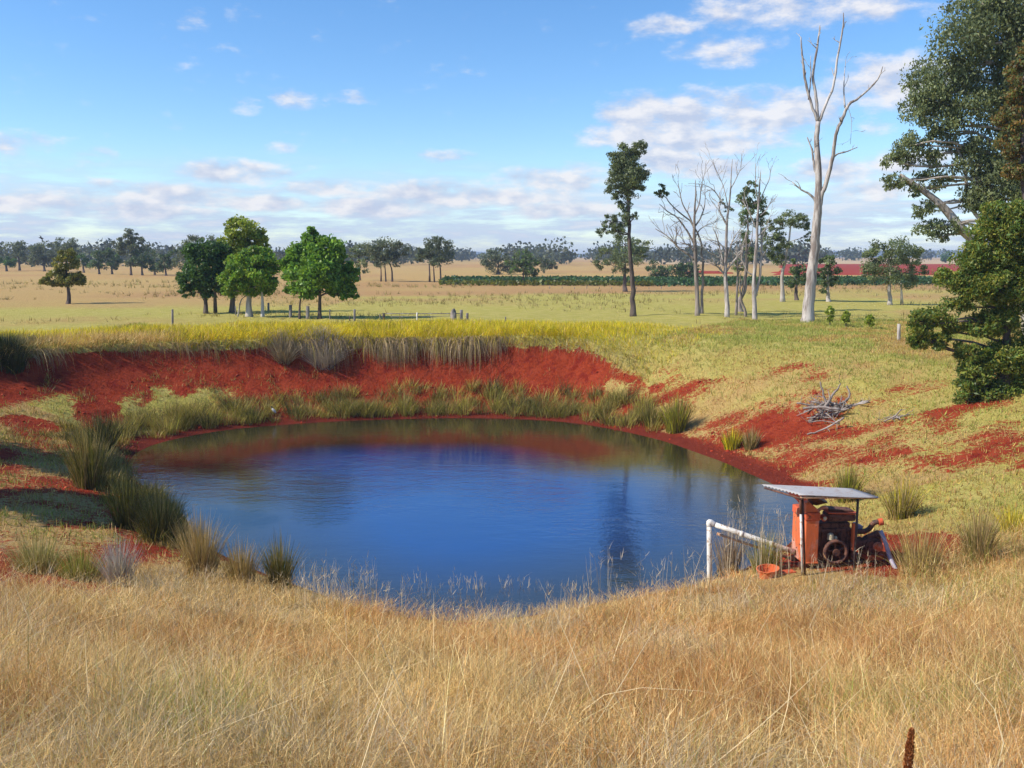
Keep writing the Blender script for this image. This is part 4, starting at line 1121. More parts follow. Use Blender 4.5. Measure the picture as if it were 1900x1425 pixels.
def foreground():
    rnd = np.random.default_rng(5)
    mb = MB()
    for (y0, y1, dens, segs, wmul) in [(1.7, 4.0, 2600, 4, 0.9), (4.0, 7.0, 2100, 3, 1.1), (7.0, 11.0, 1150, 2, 1.5), (11.0, 16.2, 800, 2, 2.0)]:
        xm = 0.60 * y1 + 0.8
        n = int(dens * 2 * xm * (y1 - y0))
        x, y = scatter(n, -xm, xm, y0, y1, rnd)
        so, th, deg, s, n1, n2, fore = masks(x, y)
        keep = fore & (np.abs(x) < 0.60 * y + 0.8) & (rnd.random(n) > so * 1.1 - 0.05)
        clump = fnoise(x, y, 0.35, 12, 2)
        keep &= rnd.random(n) < 0.12 + 1.4 * smst(clump, 0.28, 0.62)
        # trodden strip in front of the pump and a dip on the crest
        keep &= ~(((x - 5.9) / 1.5) ** 2 + ((y - 15.9) / 0.9) ** 2 < 1)
        keep &= ~((deg > 215) & (deg < 243) & (s < 4.0))
        x, y, s, deg = x[keep], y[keep], s[keep], deg[keep]
        n = len(x)
        pt = fnoise(x, y, 1.7, 14, 3)
        col = var_col(STRAW, n, rnd, 0.24)
        rus = rnd.random(n) < smst(pt, 0.42, 0.62) * 0.85 + 0.10
        col[rus] = var_col(RUSSET, int(rus.sum()), rnd, 0.16)
        gr = rnd.random(n) < smst(fnoise(x, y, 1.3, 15, 2), 0.55, 0.75) * 0.6 + 0.05
        col[gr] = var_col(GREYS, int(gr.sum()), rnd, 0.15)
        gn = rnd.random(n) < smst(fnoise(x, y, 1.1, 16, 2), 0.62, 0.8) * 0.5 * (y < 6) + 0.03 + 0.25 * smst(x, 3.5, 7.5) * (y > 11)
        col[gn] = var_col(FRESH, int(gn.sum()), rnd, 0.15)
        col = col * (0.62 + 0.76 * fnoise(x, y, 0.55, 57, 2) * (0.7 + 0.6 * fnoise(x, y, 2.6, 58, 2)))[:, None] * 1.12
        hmul = np.interp(s, [0.2, 1.2, 3.5, 8], [0.55, 0.62, 0.8, 1.0]) * (0.25 + 1.45 * fnoise(x, y, 1.0, 18, 3))
        h = rnd.uniform(0.22, 0.52, n) * hmul
        tall = rnd.random(n) < 0.05
        h[tall] *= 1.5
        w = rnd.uniform(0.0018, 0.0042, n) * wmul
        az = vnoise(x, y, 0.45, 17) * 14 + rnd.normal(0, 1.0, n)
        blades(mb, on_ground(x, y), h, w, az, rnd.normal(0.26, 0.42, n), rnd.normal(0.40, 0.75, n), col, segs, rnd)
        # airy seed heads on part of the stems
        sel = rnd.random(n) < 0.10
        xs, ys, hs = x[sel], y[sel], h[sel]
        zz = height(xs, ys)
        for r_ in range(3):
            k = len(xs)
            base = np.stack([xs + rnd.normal(0, 0.02, k), ys + rnd.normal(0, 0.02, k), zz + hs * rnd.uniform(0.75, 1.0, k)], axis=1)
            blades(mb, base, rnd.uniform(0.04, 0.12, k), rnd.uniform(0.002, 0.004, k) * wmul, rnd.uniform(0, 6.28, k), rnd.normal(0, 0.7, k), rnd.normal(0, 0.5, k), var_col(STRAW, k, rnd, 0.12) * 1.08, 1, rnd)
    # a few long broken stalks lying across
    n = 70
    y = rnd.uniform(2.4, 11, n); x = rnd.uniform(-1, 1, n) * (0.58 * y)
    so, th, deg, s, n1, n2, fore = masks(x, y); k = fore; x, y = x[k], y[k]; n = len(x)
    b = on_ground(x, y, 0.18)
    blades(mb, b, rnd.uniform(0.3, 0.75, n), rnd.uniform(0.003, 0.0055, n) * (0.7 + y / 9), rnd.uniform(0, 6.28, n), rnd.normal(0, 0.8, n), rnd.normal(0, 0.4, n), var_col([(0.80, 0.66, 0.40), (0.74, 0.60, 0.36)], n, rnd, 0.1), 4, rnd)
    tag(mb.build('dry_grass', M_GRASS), 'tall dry straw coloured grass covering the near bank', 'grass', kind='stuff')
foreground()

def slope_turf():
    """short tufts on the right slope, the left bank and the near paddock"""
    rnd = np.random.default_rng(6)
    mb = MB()
    n = 120000
    x, y = scatter(n, -18, 24, 13, 47, rnd)
    so, th, deg, s, n1, n2, fore = masks(x, y)
    keep = (s > 0.5) & ~fore & (np.abs(x) < 0.585 * y + 1) & (rnd.random(n) < 1.0 - so * 1.0)
    keep &= ~((deg > 58) & (deg < 130) & (s > 1.6))
    x, y, s, deg, so = x[keep], y[keep], s[keep], deg[keep], so[keep]; n = len(x)
    base = on_ground(x, y)
    for r_ in range(3):
        gmix = fnoise(x, y, 1.6, 19, 3)
        col = var_col([(0.42, 0.29, 0.07), (0.46, 0.34, 0.085), (0.50, 0.32, 0.13), (0.38, 0.20, 0.08)], n, rnd, 0.22)
        gr = rnd.random(n) < smst(gmix, 0.36, 0.58) * 0.65 * np.interp(s, [2, 7], [0.7, 1.5])
        col[gr] = var_col(FRESH, int(gr.sum()), rnd, 0.16)
        h = rnd.uniform(0.05, 0.15, n) * (0.8 + 0.6 * gmix)
        blades(mb, base + rnd.normal(0, 0.05, (n, 3)) * np.array([1, 1, 0]), h, rnd.uniform(0.012, 0.028, n), rnd.uniform(0, 6.28, n), rnd.normal(0, 0.5, n), rnd.normal(0.2, 0.4, n), col, 1, rnd, tip=0.3)
    tag(mb.build('short_turf', M_GRASS), 'patchy short turf over the red earth of the slopes', 'grass', kind='stuff')
slope_turf()

def rim_grass():
    rnd = np.random.default_rng(8)
    mb = MB()
    n = 165000
    x, y = scatter(n, -26, 9, 24, 45.5, rnd)
    th, s = polar(x, y); deg = np.degrees(th)
    e = edge_top(deg)
    right = smst(deg, 52, 66)
    keep = (deg > 50) & (deg < 200) & (s > e - 0.22) & (s < e + 8.0) & (np.abs(x) < 0.585 * y + 1) & (rnd.random(n) < (0.25 + 0.75 * right) * np.interp(s - e, [0, 1, 5.5, 8], [1, 1, 0.8, 0.25]))
    x, y, s, deg, e = x[keep], y[keep], s[keep], deg[keep], e[keep]; n = len(x)
    straw = smst(deg, 128, 140) * (1 - smst(s - e, 2.0, 3.6)) * smst(fnoise(x, y, 2.5, 23, 2), 0.30, 0.5)
    col = var_col(YGREEN, n, rnd, 0.18) * (0.8 + 0.5 * fnoise(x, y, 1.2, 22, 2))[:, None]
    st = rnd.random(n) < np.maximum(straw, 0.10)
    col[st] = var_col(STRAW[:3], int(st.sum()), rnd, 0.16)
    dk = rnd.random(n) < smst(fnoise(x, y, 0.9, 26, 2), 0.58, 0.75) * 0.4
    col[dk] = var_col([(0.18, 0.17, 0.03), (0.22, 0.16, 0.05)], int(dk.sum()), rnd, 0.16)
    h = rnd.uniform(0.16, 0.42, n) * (0.6 + 0.8 * fnoise(x, y, 1.5, 24, 2)) * (0.55 + 0.45 * smst(deg, 55, 75))
    h *= np.interp(s - e, [0, 0.8, 3, 8], [1.75, 1.35, 1.1, 0.6])
    front = np.interp(s - e, [0, 1.2], [1.0, 0.0])
    az = np.arctan2(PC[1] - y, PC[0] - x) + rnd.normal(0, 1.3, n) * (1 - 0.6 * front)
    blades(mb, on_ground(x, y), h, rnd.uniform(0.012, 0.026, n), az, rnd.normal(0.15, 0.3, n) + 0.35 * front, rnd.normal(0.3, 0.4, n) + 0.4 * front, col, 2, rnd)
    tag(mb.build('yellow_rim_grass', M_GRASS), 'bright yellow green grass along the top of the far bank', 'grass', kind='stuff')
rim_grass()

def overhang():
    """dry grass hanging down over the lip of the red bank"""
    rnd = np.random.default_rng(9)
    mb = MB()
    n = 26000
    deg = rnd.uniform(57, 178, n)
    a = np.radians(deg)
    e = edge_top(deg)
    cl = vnoise(deg * 0.6, deg * 0 + 3.0, 1.0, 27) * 0.6 + vnoise(deg * 2.2, deg * 0 + 5.0, 1.0, 28) * 0.4
    prof = np.interp(deg, [57, 66, 80, 88, 120, 127, 140, 178], [0.05, 0.07, 0.12, 0.8, 0.8, 0.3, 0.25, 0.4])
    keep = rnd.random(n) < (0.15 + smst(cl, 0.30, 0.6)) * prof
    deg, a, e, cl, prof = deg[keep], a[keep], e[keep], cl[keep], prof[keep]; n = len(a)
    r = np.interp(a, _ta, _tr2) + e + rnd.uniform(-0.15, 0.25, n)
    x = PC[0] + r * np.cos(a); y = PC[1] + r * np.sin(a)
    b = on_ground(x, y, -0.08)
    L = rnd.uniform(0.3, 1.0, n) * (0.3 + 2.1 * cl * cl) * (0.6 + 0.5 * prof)
    out_ = np.stack([-np.cos(a), -np.sin(a), np.zeros(n)], axis=1) + rnd.normal(0, 0.35, (n, 3)) * np.array([1, 1, 0])
    segs = 4
    sa = rnd.uniform(0, 6.28, n); sd = np.stack([np.cos(sa), np.sin(sa), np.zeros(n)], axis=1)
    w = rnd.uniform(0.010, 0.022, n)
    V = np.empty((n, segs + 1, 2, 3))
    for k in range(segs + 1):
        t = k / segs
        c = b + out_ * (L * 0.62 * math.sin(t * 1.5))[:, None]
        c[:, 2] += L * (0.32 * math.sin(t * 2.2) - 0.95 * t ** 1.7)
        ww = (w * (1 - 0.8 * t) * 0.5)[:, None]
        V[:, k, 0] = c - sd * ww; V[:, k, 1] = c + sd * ww
    idx = np.arange(n)[:, None] * (2 * (segs + 1)) + np.arange(segs)[None, :] * 2
    Q = np.stack([idx, idx + 1, idx + 3, idx + 2], axis=-1).reshape(-1, 4)
    col = var_col([(0.60, 0.43, 0.22), (0.52, 0.37, 0.19), (0.44, 0.33, 0.20), (0.26, 0.19, 0.11), (0.20, 0.15, 0.10), (0.42, 0.33, 0.05)], n, rnd, 0.25)
    mb.add(V.reshape(-1, 3), Q, np.repeat(col, 2 * (segs + 1), axis=0))
    tag(mb.build('hanging_dry_grass', M_GRASS), 'dry grass hanging over the lip of the red bank', 'grass', kind='stuff')
overhang()

TANF = [(0.46, 0.34, 0.16), (0.38, 0.27, 0.12), (0.30, 0.25, 0.08)]
def fringe():
    """the unbroken belt of rushes along the far waterline"""
    rnd = np.random.default_rng(10)
    mb = MB()
    cen = []
    for k in range(310):
        deg = rnd.uniform(38, 168)
        hgt = vnoise(np.array([deg * 0.35]), np.array([2.0]), 1.0, 33)[0]
        if rnd.random() > 0.35 + 0.9 * hgt: continue
        if deg < 52 and rnd.random() < 0.5: continue
        a = math.radians(deg)
        s = 0.35 + 1.75 * rnd.random() ** 1.3 + 1.2 * max(0, (deg - 135) / 30) * rnd.random(); hgt = hgt * (1 - 0.25 * (s - 0.35))
        r = np.interp(a, _ta, _tr2) + s
        cen.append((PC[0] + r * math.cos(a), PC[1] + r * math.sin(a), (0.30 + 0.62 * hgt) * rnd.uniform(0.55, 1.15), deg))
    for k in range(75):
        deg = rnd.uniform(166, 238); a = math.radians(deg)
        r = np.interp(a, _ta, _tr2) + rnd.uniform(0.1, 1.3)
        cen.append((PC[0] + r * math.cos(a), PC[1] + r * math.sin(a), rnd.uniform(0.2, 0.55), deg))
    for (cx, cy, hh, deg) in cen:
        n = 95
        x = cx + rnd.normal(0, 0.14, n); y = cy + rnd.normal(0, 0.12, n)
        tone = rnd.random()
        cols = (RUSH if tone < 0.4 else RUSHDK + RUSH[:1] if tone < 0.5 else TANF if deg > 166 and tone < 0.85 else [(0.40, 0.31, 0.08), (0.46, 0.38, 0.07), (0.34, 0.24, 0.10), (0.26, 0.26, 0.04)])
        h = hh * rnd.uniform(0.5, 1.15, n)
        az = np.arctan2(y - cy, x - cx) * rnd.uniform(0.7, 1.0) + rnd.normal(0, 0.5, n); lean0 = rnd.uniform(0, 0.25)
        blades(mb, on_ground(x, y), h, rnd.uniform(0.010, 0.02, n), az, rnd.uniform(0.02, 0.35, n) + lean0, rnd.uniform(0, 0.5, n), var_col(cols, n, rnd, 0.22), 2, rnd)
    tag(mb.build('rush_fringe', M_GRASS), 'belt of green and brown rushes along the far waterline', 'rushes', kind='stuff')
fringe()

def rush(name, label, px, py, hpx, wpx, cols, n, seed, wid=1.0, spread=0.35, cat='rush clump', group='rush clumps round the dam', bend=0.35, base3=None):
    rnd = np.random.default_rng(seed)
    b = hit(px, py) if base3 is None else np.array(base3)
    k = b[1] / FPX
    rx = wpx * k * 0.5
    u = rnd.uniform(0, 1, n) ** 0.6; a = rnd.uniform(0, 6.28, n)
    x = b[0] + np.cos(a) * u * rx * 0.55; y = b[1] + np.sin(a) * u * rx * 0.5
    n = int(n * 1.0); h = hpx * 1.22 * k * rnd.uniform(0.6, 1.08, n) * (1.08 - 0.35 * u)
    tone = 0.75 + 0.5 * rnd.random(n)
    mb = MB()
    blades(mb, on_ground(x, y, -0.03), h, rnd.uniform(0.007, 0.015, n) * wid * b[1] / 17, a + rnd.normal(0, 0.4, n), spread * 0.8 * u * rnd.uniform(0.2, 1.3, n), bend * rnd.uniform(0, 1.2, n) * u, var_col(cols, n, rnd, 0.18), 3, rnd)
    o = mb.build(name, M_GRASS, origin=b)
    return tag(o, label, cat, group)

R_ = 'rush_clump'
TANR = [(0.50, 0.37, 0.18), (0.42, 0.29, 0.14), (0.36, 0.27, 0.10)]
rush(R_, 'tall olive and tan rush clump on the left shore', 165, 905, 115, 95, RUSH + [(0.30, 0.22, 0.09)], 520, 801, 1.1)
rush(R_, 'dark upright rush clump behind the olive clump on the left shore', 192, 836, 70, 66, RUSHDK, 320, 802, 1.2)
rush(R_, 'dark green rush clump standing in the water at the left', 238, 980, 110, 80, RUSHDK + RUSH[3:], 420, 803)
rush(R_, 'darkest rush clump against the blue water at the left', 296, 1005, 105, 92, RUSHDK, 520, 804)
rush(R_, 'tan dry rush clump left of the near shore bend', 372, 1066, 112, 95, TANR, 560, 805)
rush(R_, 'brown rush clump between the tan clump and the green one', 448, 1082, 82, 80, TANR + RUSH[2:3], 420, 806)
rush(R_, 'green tipped rush clump rightmost on the near left shore', 520, 1088, 95, 66, RUSH + [(0.34, 0.26, 0.10)], 420, 807)
rush('dead_weed', 'grey dead weed tuft in the lower left', 222, 1085, 88, 62, [(0.42, 0.38, 0.36), (0.34, 0.30, 0.29), (0.50, 0.46, 0.42)], 420, 808, cat='weed', group=None, spread=0.5)
rush(R_, 'yellow green weedy clump left of the grey dead weed', 150, 1075, 62, 120, FRESH + [(0.40, 0.33, 0.12)], 520, 809, spread=0.6)
rush(R_, 'pale grassy clump at the lower left edge', 70, 1062, 72, 120, [(0.45, 0.38, 0.18), (0.34, 0.32, 0.10)], 520, 810, spread=0.6)
rush(R_, 'large green rush clump alone on the right shore', 1255, 800, 62, 64, RUSH + YGREEN[2:3], 520, 811)
rush(R_, 'small yellow green rush clump on the right shore', 1358, 832, 36, 50, YGREEN[:3] + RUSH[:2], 260, 812)
rush(R_, 'small brown rush clump beside the small yellow green one', 1393, 832, 38, 42, TANR + RUSH, 240, 813)
rush(R_, 'green rush clump behind the pump roof', 1572, 930, 66, 60, RUSH + YGREEN[2:3], 420, 814)
rush(R_, 'tan and green rush clump right of the pump roof', 1672, 960, 72, 80, TANR + RUSH + YGREEN[:2], 460, 815)
rush(R_, 'tall tan rush clump near the right edge', 1815, 1045, 110, 70, TANR + RUSH[1:3], 460, 816)
rush(R_, 'tall tawny rush clump right of the grey hose', 1705, 1068, 100, 120, TANR + [(0.5, 0.4, 0.1)], 420, 817)
rush(R_, 'green rush clump left of the large clump on the far right shore', 1206, 790, 42, 34, RUSH, 200, 818)
rush(R_, 'low yellow clump at the right edge above the tall tan clump', 1880, 985, 46, 80, YGREEN + RUSH[1:2], 300, 819, spread=0.6)
rush(R_, 'dead thistly stems under the white pipe', 1352, 1062, 92, 70, [(0.36, 0.27, 0.20), (0.30, 0.22, 0.15), (0.44, 0.34, 0.22)], 260, 820, cat='weed', group=None)
rush(R_, 'green and tan weeds between the white pipe and the engine', 1420, 1062, 78, 80, [(0.32, 0.28, 0.09), (0.22, 0.22, 0.05), (0.45, 0.36, 0.18)], 300, 821, cat='weed', group=None)
rush('dry_bush', 'grey lilac dead bush mound slumped over the red bank', 600, 662, 33, 100, [(0.40, 0.335, 0.31), (0.31, 0.26, 0.245), (0.48, 0.41, 0.36)], 1500, 822, cat='bush', group=None, spread=1.1, bend=0.9, wid=0.8)
rush('dry_bush', 'tawny dead grass mound left of the grey lilac mound', 525, 655, 32, 70, [(0.44, 0.34, 0.22), (0.36, 0.28, 0.18), (0.30, 0.24, 0.16)], 800, 823, cat='bush', group=None, spread=1.1, bend=0.9, wid=0.8)
rush('dry_bush', 'dark shaded bush at the far left edge of the rim', 16, 672, 44, 100, RUSHDK, 900, 824, cat='bush', group=None, spread=0.5)

def fine_stems():
    """thin tall dead stems in front of the water and round the pump"""
    rnd = np.random.default_rng(12)
    mb = MB()
    P = []
    for (x0, x1, n, y0, y1, hp) in [(1340, 1480, 60, 1035, 1060, 130), (1080, 1320, 46, 1085, 1100, 80), (600, 900, 90, 1110, 1125, 62), (560, 700, 70, 1090, 1110, 70), (1500, 1640, 30, 1072, 1082, 60), (880, 1100, 60, 1105, 1115, 40), (0, 560, 60, 1085, 1110, 50)]:
        for _ in range(n):
            px = rnd.uniform(x0, x1); py = rnd.uniform(y0, y1)
            b = hit(px, py + 22)
            P.append((b[0], b[1], b[2], (hp * rnd.uniform(0.4, 1.1) + 22) * b[1] / FPX))
    P = np.array(P); n = len(P)
    blades(mb, P[:, :3], P[:, 3], rnd.uniform(0.006, 0.010, n), rnd.uniform(0, 6.28, n), rnd.normal(0, 0.12, n), rnd.normal(0, 0.12, n), var_col([(0.55, 0.45, 0.30), (0.48, 0.38, 0.26), (0.60, 0.52, 0.38)], n, rnd, 0.12), 4, rnd)
    for r_ in range(5):
        sel = rnd.random(n) < 0.6
        B = P[sel, :3].copy(); k = len(B)
        B[:, 2] += P[sel, 3] * rnd.uniform(0.6, 0.97, k)
        B[:, :2] += rnd.normal(0, 0.012, (k, 2))
        blades(mb, B, rnd.uniform(0.05, 0.16, k), rnd.uniform(0.005, 0.009, k), rnd.uniform(0, 6.28, k), rnd.normal(0, 0.6, k), rnd.normal(0, 0.3, k), var_col([(0.58, 0.47, 0.32)], k, rnd, 0.15), 2, rnd)
    tag(mb.build('dead_stems', M_GRASS), 'thin pale dead grass stems standing against the water', 'grass', kind='stuff')
fine_stems()

def tussocks():
    rnd = np.random.default_rng(13)
    mb = MB()
    n = 5200
    y = rnd.uniform(44, 120, n); x = rnd.uniform(-0.6, 0.6, n) * y
    dn = fnoise(x * 0.4, y, 6, 36, 2)
    k = rnd.random(n) < smst(dn, 0.42, 0.65)
    x, y = x[k], y[k]
    for r_ in range(6):
        n = len(x)
        b = on_ground(x + rnd.normal(0, 0.10, n), y + rnd.normal(0, 0.10, n))
        blades(mb, b, rnd.uniform(0.08, 0.30, n) * (0.6 + y / 110), rnd.uniform(0.02, 0.05, n) * (y / 60), rnd.uniform(0, 6.28, n), rnd.normal(0, 0.5, n), rnd.normal(0.2, 0.4, n), var_col([(0.30, 0.22, 0.09), (0.40, 0.30, 0.12), (0.22, 0.18, 0.06), (0.36, 0.33, 0.10)], n, rnd, 0.2), 1, rnd, tip=0.3)
    # low weedy patches on the red left bank
    n = 7000
    x, y = scatter(n, -18, 5, 22, 39, rnd)
    th, s = polar(x, y); deg = np.degrees(th)
    dn = fnoise(x, y, 1.3, 38, 2)
    k = (s > 0.8) & (s < edge_top(deg) - 0.4) & (rnd.random(n) < smst(dn, 0.46, 0.66) * np.interp(s / edge_top(deg), [0.3, 0.5, 0.9], [1, 0.7, 0.12]) * np.interp(deg, [70, 120, 140], [0.4, 0.5, 1.7])) & (deg > 58) & (deg < 205)
    x, y = x[k], y[k]
    for r_ in range(9):
        n = len(x)
        b = on_ground(x + rnd.normal(0, 0.1, n), y + rnd.normal(0, 0.1, n))
        blades(mb, b, rnd.uniform(0.06, 0.28, n), rnd.uniform(0.012, 0.025, n), rnd.uniform(0, 6.28, n), rnd.normal(0, 0.6, n), rnd.normal(0.2, 0.4, n), var_col([(0.36, 0.30, 0.07), (0.24, 0.22, 0.05), (0.42, 0.32, 0.14)], n, rnd, 0.2), 2, rnd)
    tag(mb.build('tussock_scatter', M_GRASS), 'small brown tussocks dotted over the paddock and left bank', 'grass', kind='stuff')
tussocks()

# brown seed spike in the near grass
b = at(1683, 1470, 3.3); b[2] = H(b[0], b[1])
sp_root = tag(empty('seed_spike', b), 'rust brown upright seed spike near the bottom right corner', 'plant')
mb = MB(); top = at(1692, 1352, 3.25); mid = at(1684, 1430, 3.28)
P = smooth_path([b - np.array([0, 0, 0.05]), mid, top], 8); tube(mb, P, np.full(len(P), 0.004), 6)
mb.build('stem', M_TANPIPE, sp_root, tint=False)
mb = MB(); rnd = np.random.default_rng(15); n = 900
t = rnd.uniform(0, 1, n) ** 0.9; a = rnd.uniform(0, 6.28, n)
P2 = at(1681, 1450, 3.28); c = P2 + (top - P2) * t[:, None]
rr = (0.012 * np.sin(np.clip(t * 0.86 + 0.14, 0, 1) * math.pi) ** 0.5 + 0.004) * rnd.uniform(0.5, 1.0, n)
c[:, 0] += np.cos(a) * rr; c[:, 1] += np.sin(a) * rr
D = np.stack([np.cos(a) * 0.6, np.sin(a) * 0.6, np.ones(n)], axis=1)
leaf_quads(mb, c, np.full(n, 0.014), np.full(n, 0.009), D, var_col([(0.42, 0.15, 0.05), (0.50, 0.20, 0.07), (0.30, 0.10, 0.035)], n, rnd, 0.2), rnd)
mb.build('seed_head', M_GRASS, sp_root)

# ------------------------------------------------------------------ heap of fallen dead wood on the right slope
def sticks(name, label, px, py, strokes, extra, seed, cat, spread=(1.0, 0.5, 0.5), elen=(0.3, 1.0)):
    rnd = np.random.default_rng(seed)
    b = hit(px, py); Y = b[1]; k = Y / FPX
    root = tag(empty(name, b), label, cat)
    for st in strokes:
        P = []
        dd = rnd.uniform(-0.3, 0.3)
        for n_, q in enumerate(st):
            c = at(q[0], q[1], Y + dd * n_)
            c[2] = max(c[2], H(c[0], c[1]) + 0.02)
            P.append(c)
        P = smooth_path(P, 4)
        P[1:-1] += rnd.normal(0, 0.012, P[1:-1].shape)
        mb = MB(); tube(mb, P, np.linspace(st[0][2], st[-1][2], len(P)) * k * 0.5, 6)
        for _ in range(3):
            i0 = rnd.integers(1, len(P))
            d_ = rnd.normal(size=3) + np.array([0, 0, 0.5]); d_ /= np.linalg.norm(d_)
            tp = branch_path(P[i0], P[i0] + d_ * rnd.uniform(0.12, 0.4), rnd, 0.15, 3)
            tube(mb, tp, np.linspace(0.011, 0.004, len(tp)), 4)
        mb.build('branch', M_BARK_GREY, root, tint=False)
    for _ in range(extra):
        o = b + rnd.normal(0, 1, 3) * np.array([spread[0], spread[1], 0]) * 0.5
        a = rnd.uniform(0, 6.28); L = rnd.uniform(*elen)
        e = o + np.array([math.cos(a), math.sin(a), 0]) * L
        o[2] = H(o[0], o[1]) + rnd.uniform(0.02, spread[2]) * math.exp(-((o[0] - b[0]) / spread[0]) ** 2)
        e[2] = H(e[0], e[1]) + rnd.uniform(0.02, spread[2])
        tp = branch_path(o, e, rnd, 0.12, 3)
        mb = MB(); tube(mb, tp, np.linspace(rnd.uniform(0.012, 0.035), 0.008, len(tp)), 5)
        for _q in range(2):
            i0 = rnd.integers(1, len(tp)); d_ = rnd.normal(size=3); d_[2] = abs(d_[2]); d_ /= np.linalg.norm(d_)
            t2 = branch_path(tp[i0], tp[i0] + d_ * rnd.uniform(0.1, 0.3), rnd, 0.15, 2)
            tube(mb, t2, np.linspace(0.008, 0.003, len(t2)), 4)
        mb.build('branch', M_BARK_GREY, root, tint=False)
    return root

sticks('brush_heap', 'heap of grey dead branches on the right hand slope', 1535, 772,
       [[(1610, 772, 7), (1575, 762, 8), (1540, 752, 7), (1505, 745, 4)], [(1540, 762, 6), (1530, 740, 5), (1522, 708, 2.5)], [(1548, 755, 6), (1568, 745, 5), (1577, 730, 4), (1572, 716, 3)],
        [(1530, 755, 6), (1550, 728, 4), (1560, 712, 2)], [(1562, 790, 6), (1545, 765, 6), (1525, 745, 4)], [(1490, 758, 5), (1520, 755, 5), (1560, 760, 5)], [(1478, 748, 3), (1505, 752, 4), (1545, 765, 4)],
        [(1535, 785, 6), (1555, 765, 5), (1580, 755, 3)], [(1500, 782, 4), (1530, 772, 5), (1565, 775, 4)]], 30, 901, 'brush heap', (0.75, 0.5, 0.42))
sticks('fallen_stick', 'long thin fallen stick below the brush heap', 1530, 798, [[(1497, 815, 2.5), (1525, 798, 4), (1552, 784, 5), (1566, 775, 4)]], 0, 902, 'stick')
sticks('fallen_stick', 'small twiggy branch lying right of the brush heap', 1662, 778, [[(1640, 782, 3), (1660, 772, 4), (1672, 760, 2.5)], [(1655, 778, 3), (1690, 768, 2)]], 4, 903, 'stick', (0.35, 0.2, 0.12), (0.2, 0.5))

# clods and stones of red earth lying on the bare ground
def clods():
    rnd = np.random.default_rng(41)
    mb = MB()
    n = 5200
    x, y = scatter(n, -18, 15, 14, 39, rnd)
    so, th, deg, s, n1, n2, fore = masks(x, y)
    k = (s > 0.1) & (so > 0.45) & (np.abs(x) < 0.58 * y + 1)
    x, y = x[k], y[k]; n = len(x)
    c = on_ground(x, y, 0.0)
    U = np.array([(-1, -1, -1), (1, -1, -1), (1, 1, -1), (-1, 1, -1), (-0.7, -0.6, 1), (0.6, -0.7, 1), (0.7, 0.6, 1), (-0.6, 0.7, 1)], dtype=float)
    F = np.array([[0, 3, 2, 1], [4, 5, 6, 7], [0, 1, 5, 4], [1, 2, 6, 5], [2, 3, 7, 6], [3, 0, 4, 7]])
    sz = np.exp(rnd.normal(-4.05, 0.5, n))
    V = U[None] * (1 + rnd.normal(0, 0.22, (n, 8, 3))) * sz[:, None, None] * np.array([1.2, 1.0, 0.6])
    a = rnd.uniform(0, 6.28, n); ca, sa = np.cos(a)[:, None], np.sin(a)[:, None]
    X = V[:, :, 0] * ca - V[:, :, 1] * sa; Yv = V[:, :, 0] * sa + V[:, :, 1] * ca
    V[:, :, 0] = X; V[:, :, 1] = Yv
    V = V + c[:, None, :]
    Q = (np.arange(n)[:, None, None] * 8 + F[None]).reshape(-1, 4)
    mb.add(V.reshape(-1, 3), Q, np.repeat(var_col([(0.32, 0.042, 0.018), (0.24, 0.030, 0.014), (0.36, 0.075, 0.04)], n, rnd, 0.2), 8, axis=0))
    tag(mb.build('earth_clods', M_CLOD), 'small clods of red earth scattered on the bare banks', 'earth', kind='stuff')
m, gg, out = mat_new('red_clod')
at_ = gg.n('ShaderNodeAttribute', attribute_name='tint')
gg.t.links.new(principled(gg, at_.outputs['Color'], 0.95, 0.1).outputs[0], out.inputs[0])
M_CLOD = m
clods()

# ------------------------------------------------------------------ pump engine
def bm_obj(name, bm, mat, parent, smooth=False):
    me = bpy.data.meshes.new(name)
    bm.normal_update(); bm.to_mesh(me); bm.free()
    if smooth:
        for p_ in me.polygons: p_.use_smooth = True
    me.materials.append(mat)
    o = bpy.data.objects.new(name, me); COL.objects.link(o); o.parent = parent
    return o

def bx(bm, c, s, bev=0.012, rot=None):
    t = bmesh.new(); bmesh.ops.create_cube(t, size=1)
    for v in t.verts: v.co = Vector((v.co.x * s[0], v.co.y * s[1], v.co.z * s[2]))
    if bev: bmesh.ops.bevel(t, geom=t.edges[:], offset=min(bev, min(s) * 0.4), segments=2, affect='EDGES', profile=0.6)
    M = Matrix.Translation(Vector(c)) @ (rot.to_4x4() if rot is not None else Matrix())
    t.transform(M)
    me = bpy.data.meshes.new('t'); t.to_mesh(me); t.free(); bm.from_mesh(me); bpy.data.meshes.remove(me)

def cyl(bm, a, b, r0, r1=None, seg=20, bev=0.006):
    a, b = Vector(a), Vector(b); r1 = r0 if r1 is None else r1
    t = bmesh.new(); bmesh.ops.create_cone(t, cap_ends=True, segments=seg, radius1=r0, radius2=r1, depth=(b - a).length)
    if bev:
        ed = [e for e in t.edges if len(e.link_faces) == 2 and any(len(f.verts) > 4 for f in e.link_faces)]
        bmesh.ops.bevel(t, geom=ed, offset=bev, segments=2, affect='EDGES')
    t.transform(Matrix.Translation((a + b) / 2) @ (b - a).to_track_quat('Z', 'Y').to_matrix().to_4x4())
    me = bpy.data.meshes.new('t'); t.to_mesh(me); t.free(); bm.from_mesh(me); bpy.data.meshes.remove(me)

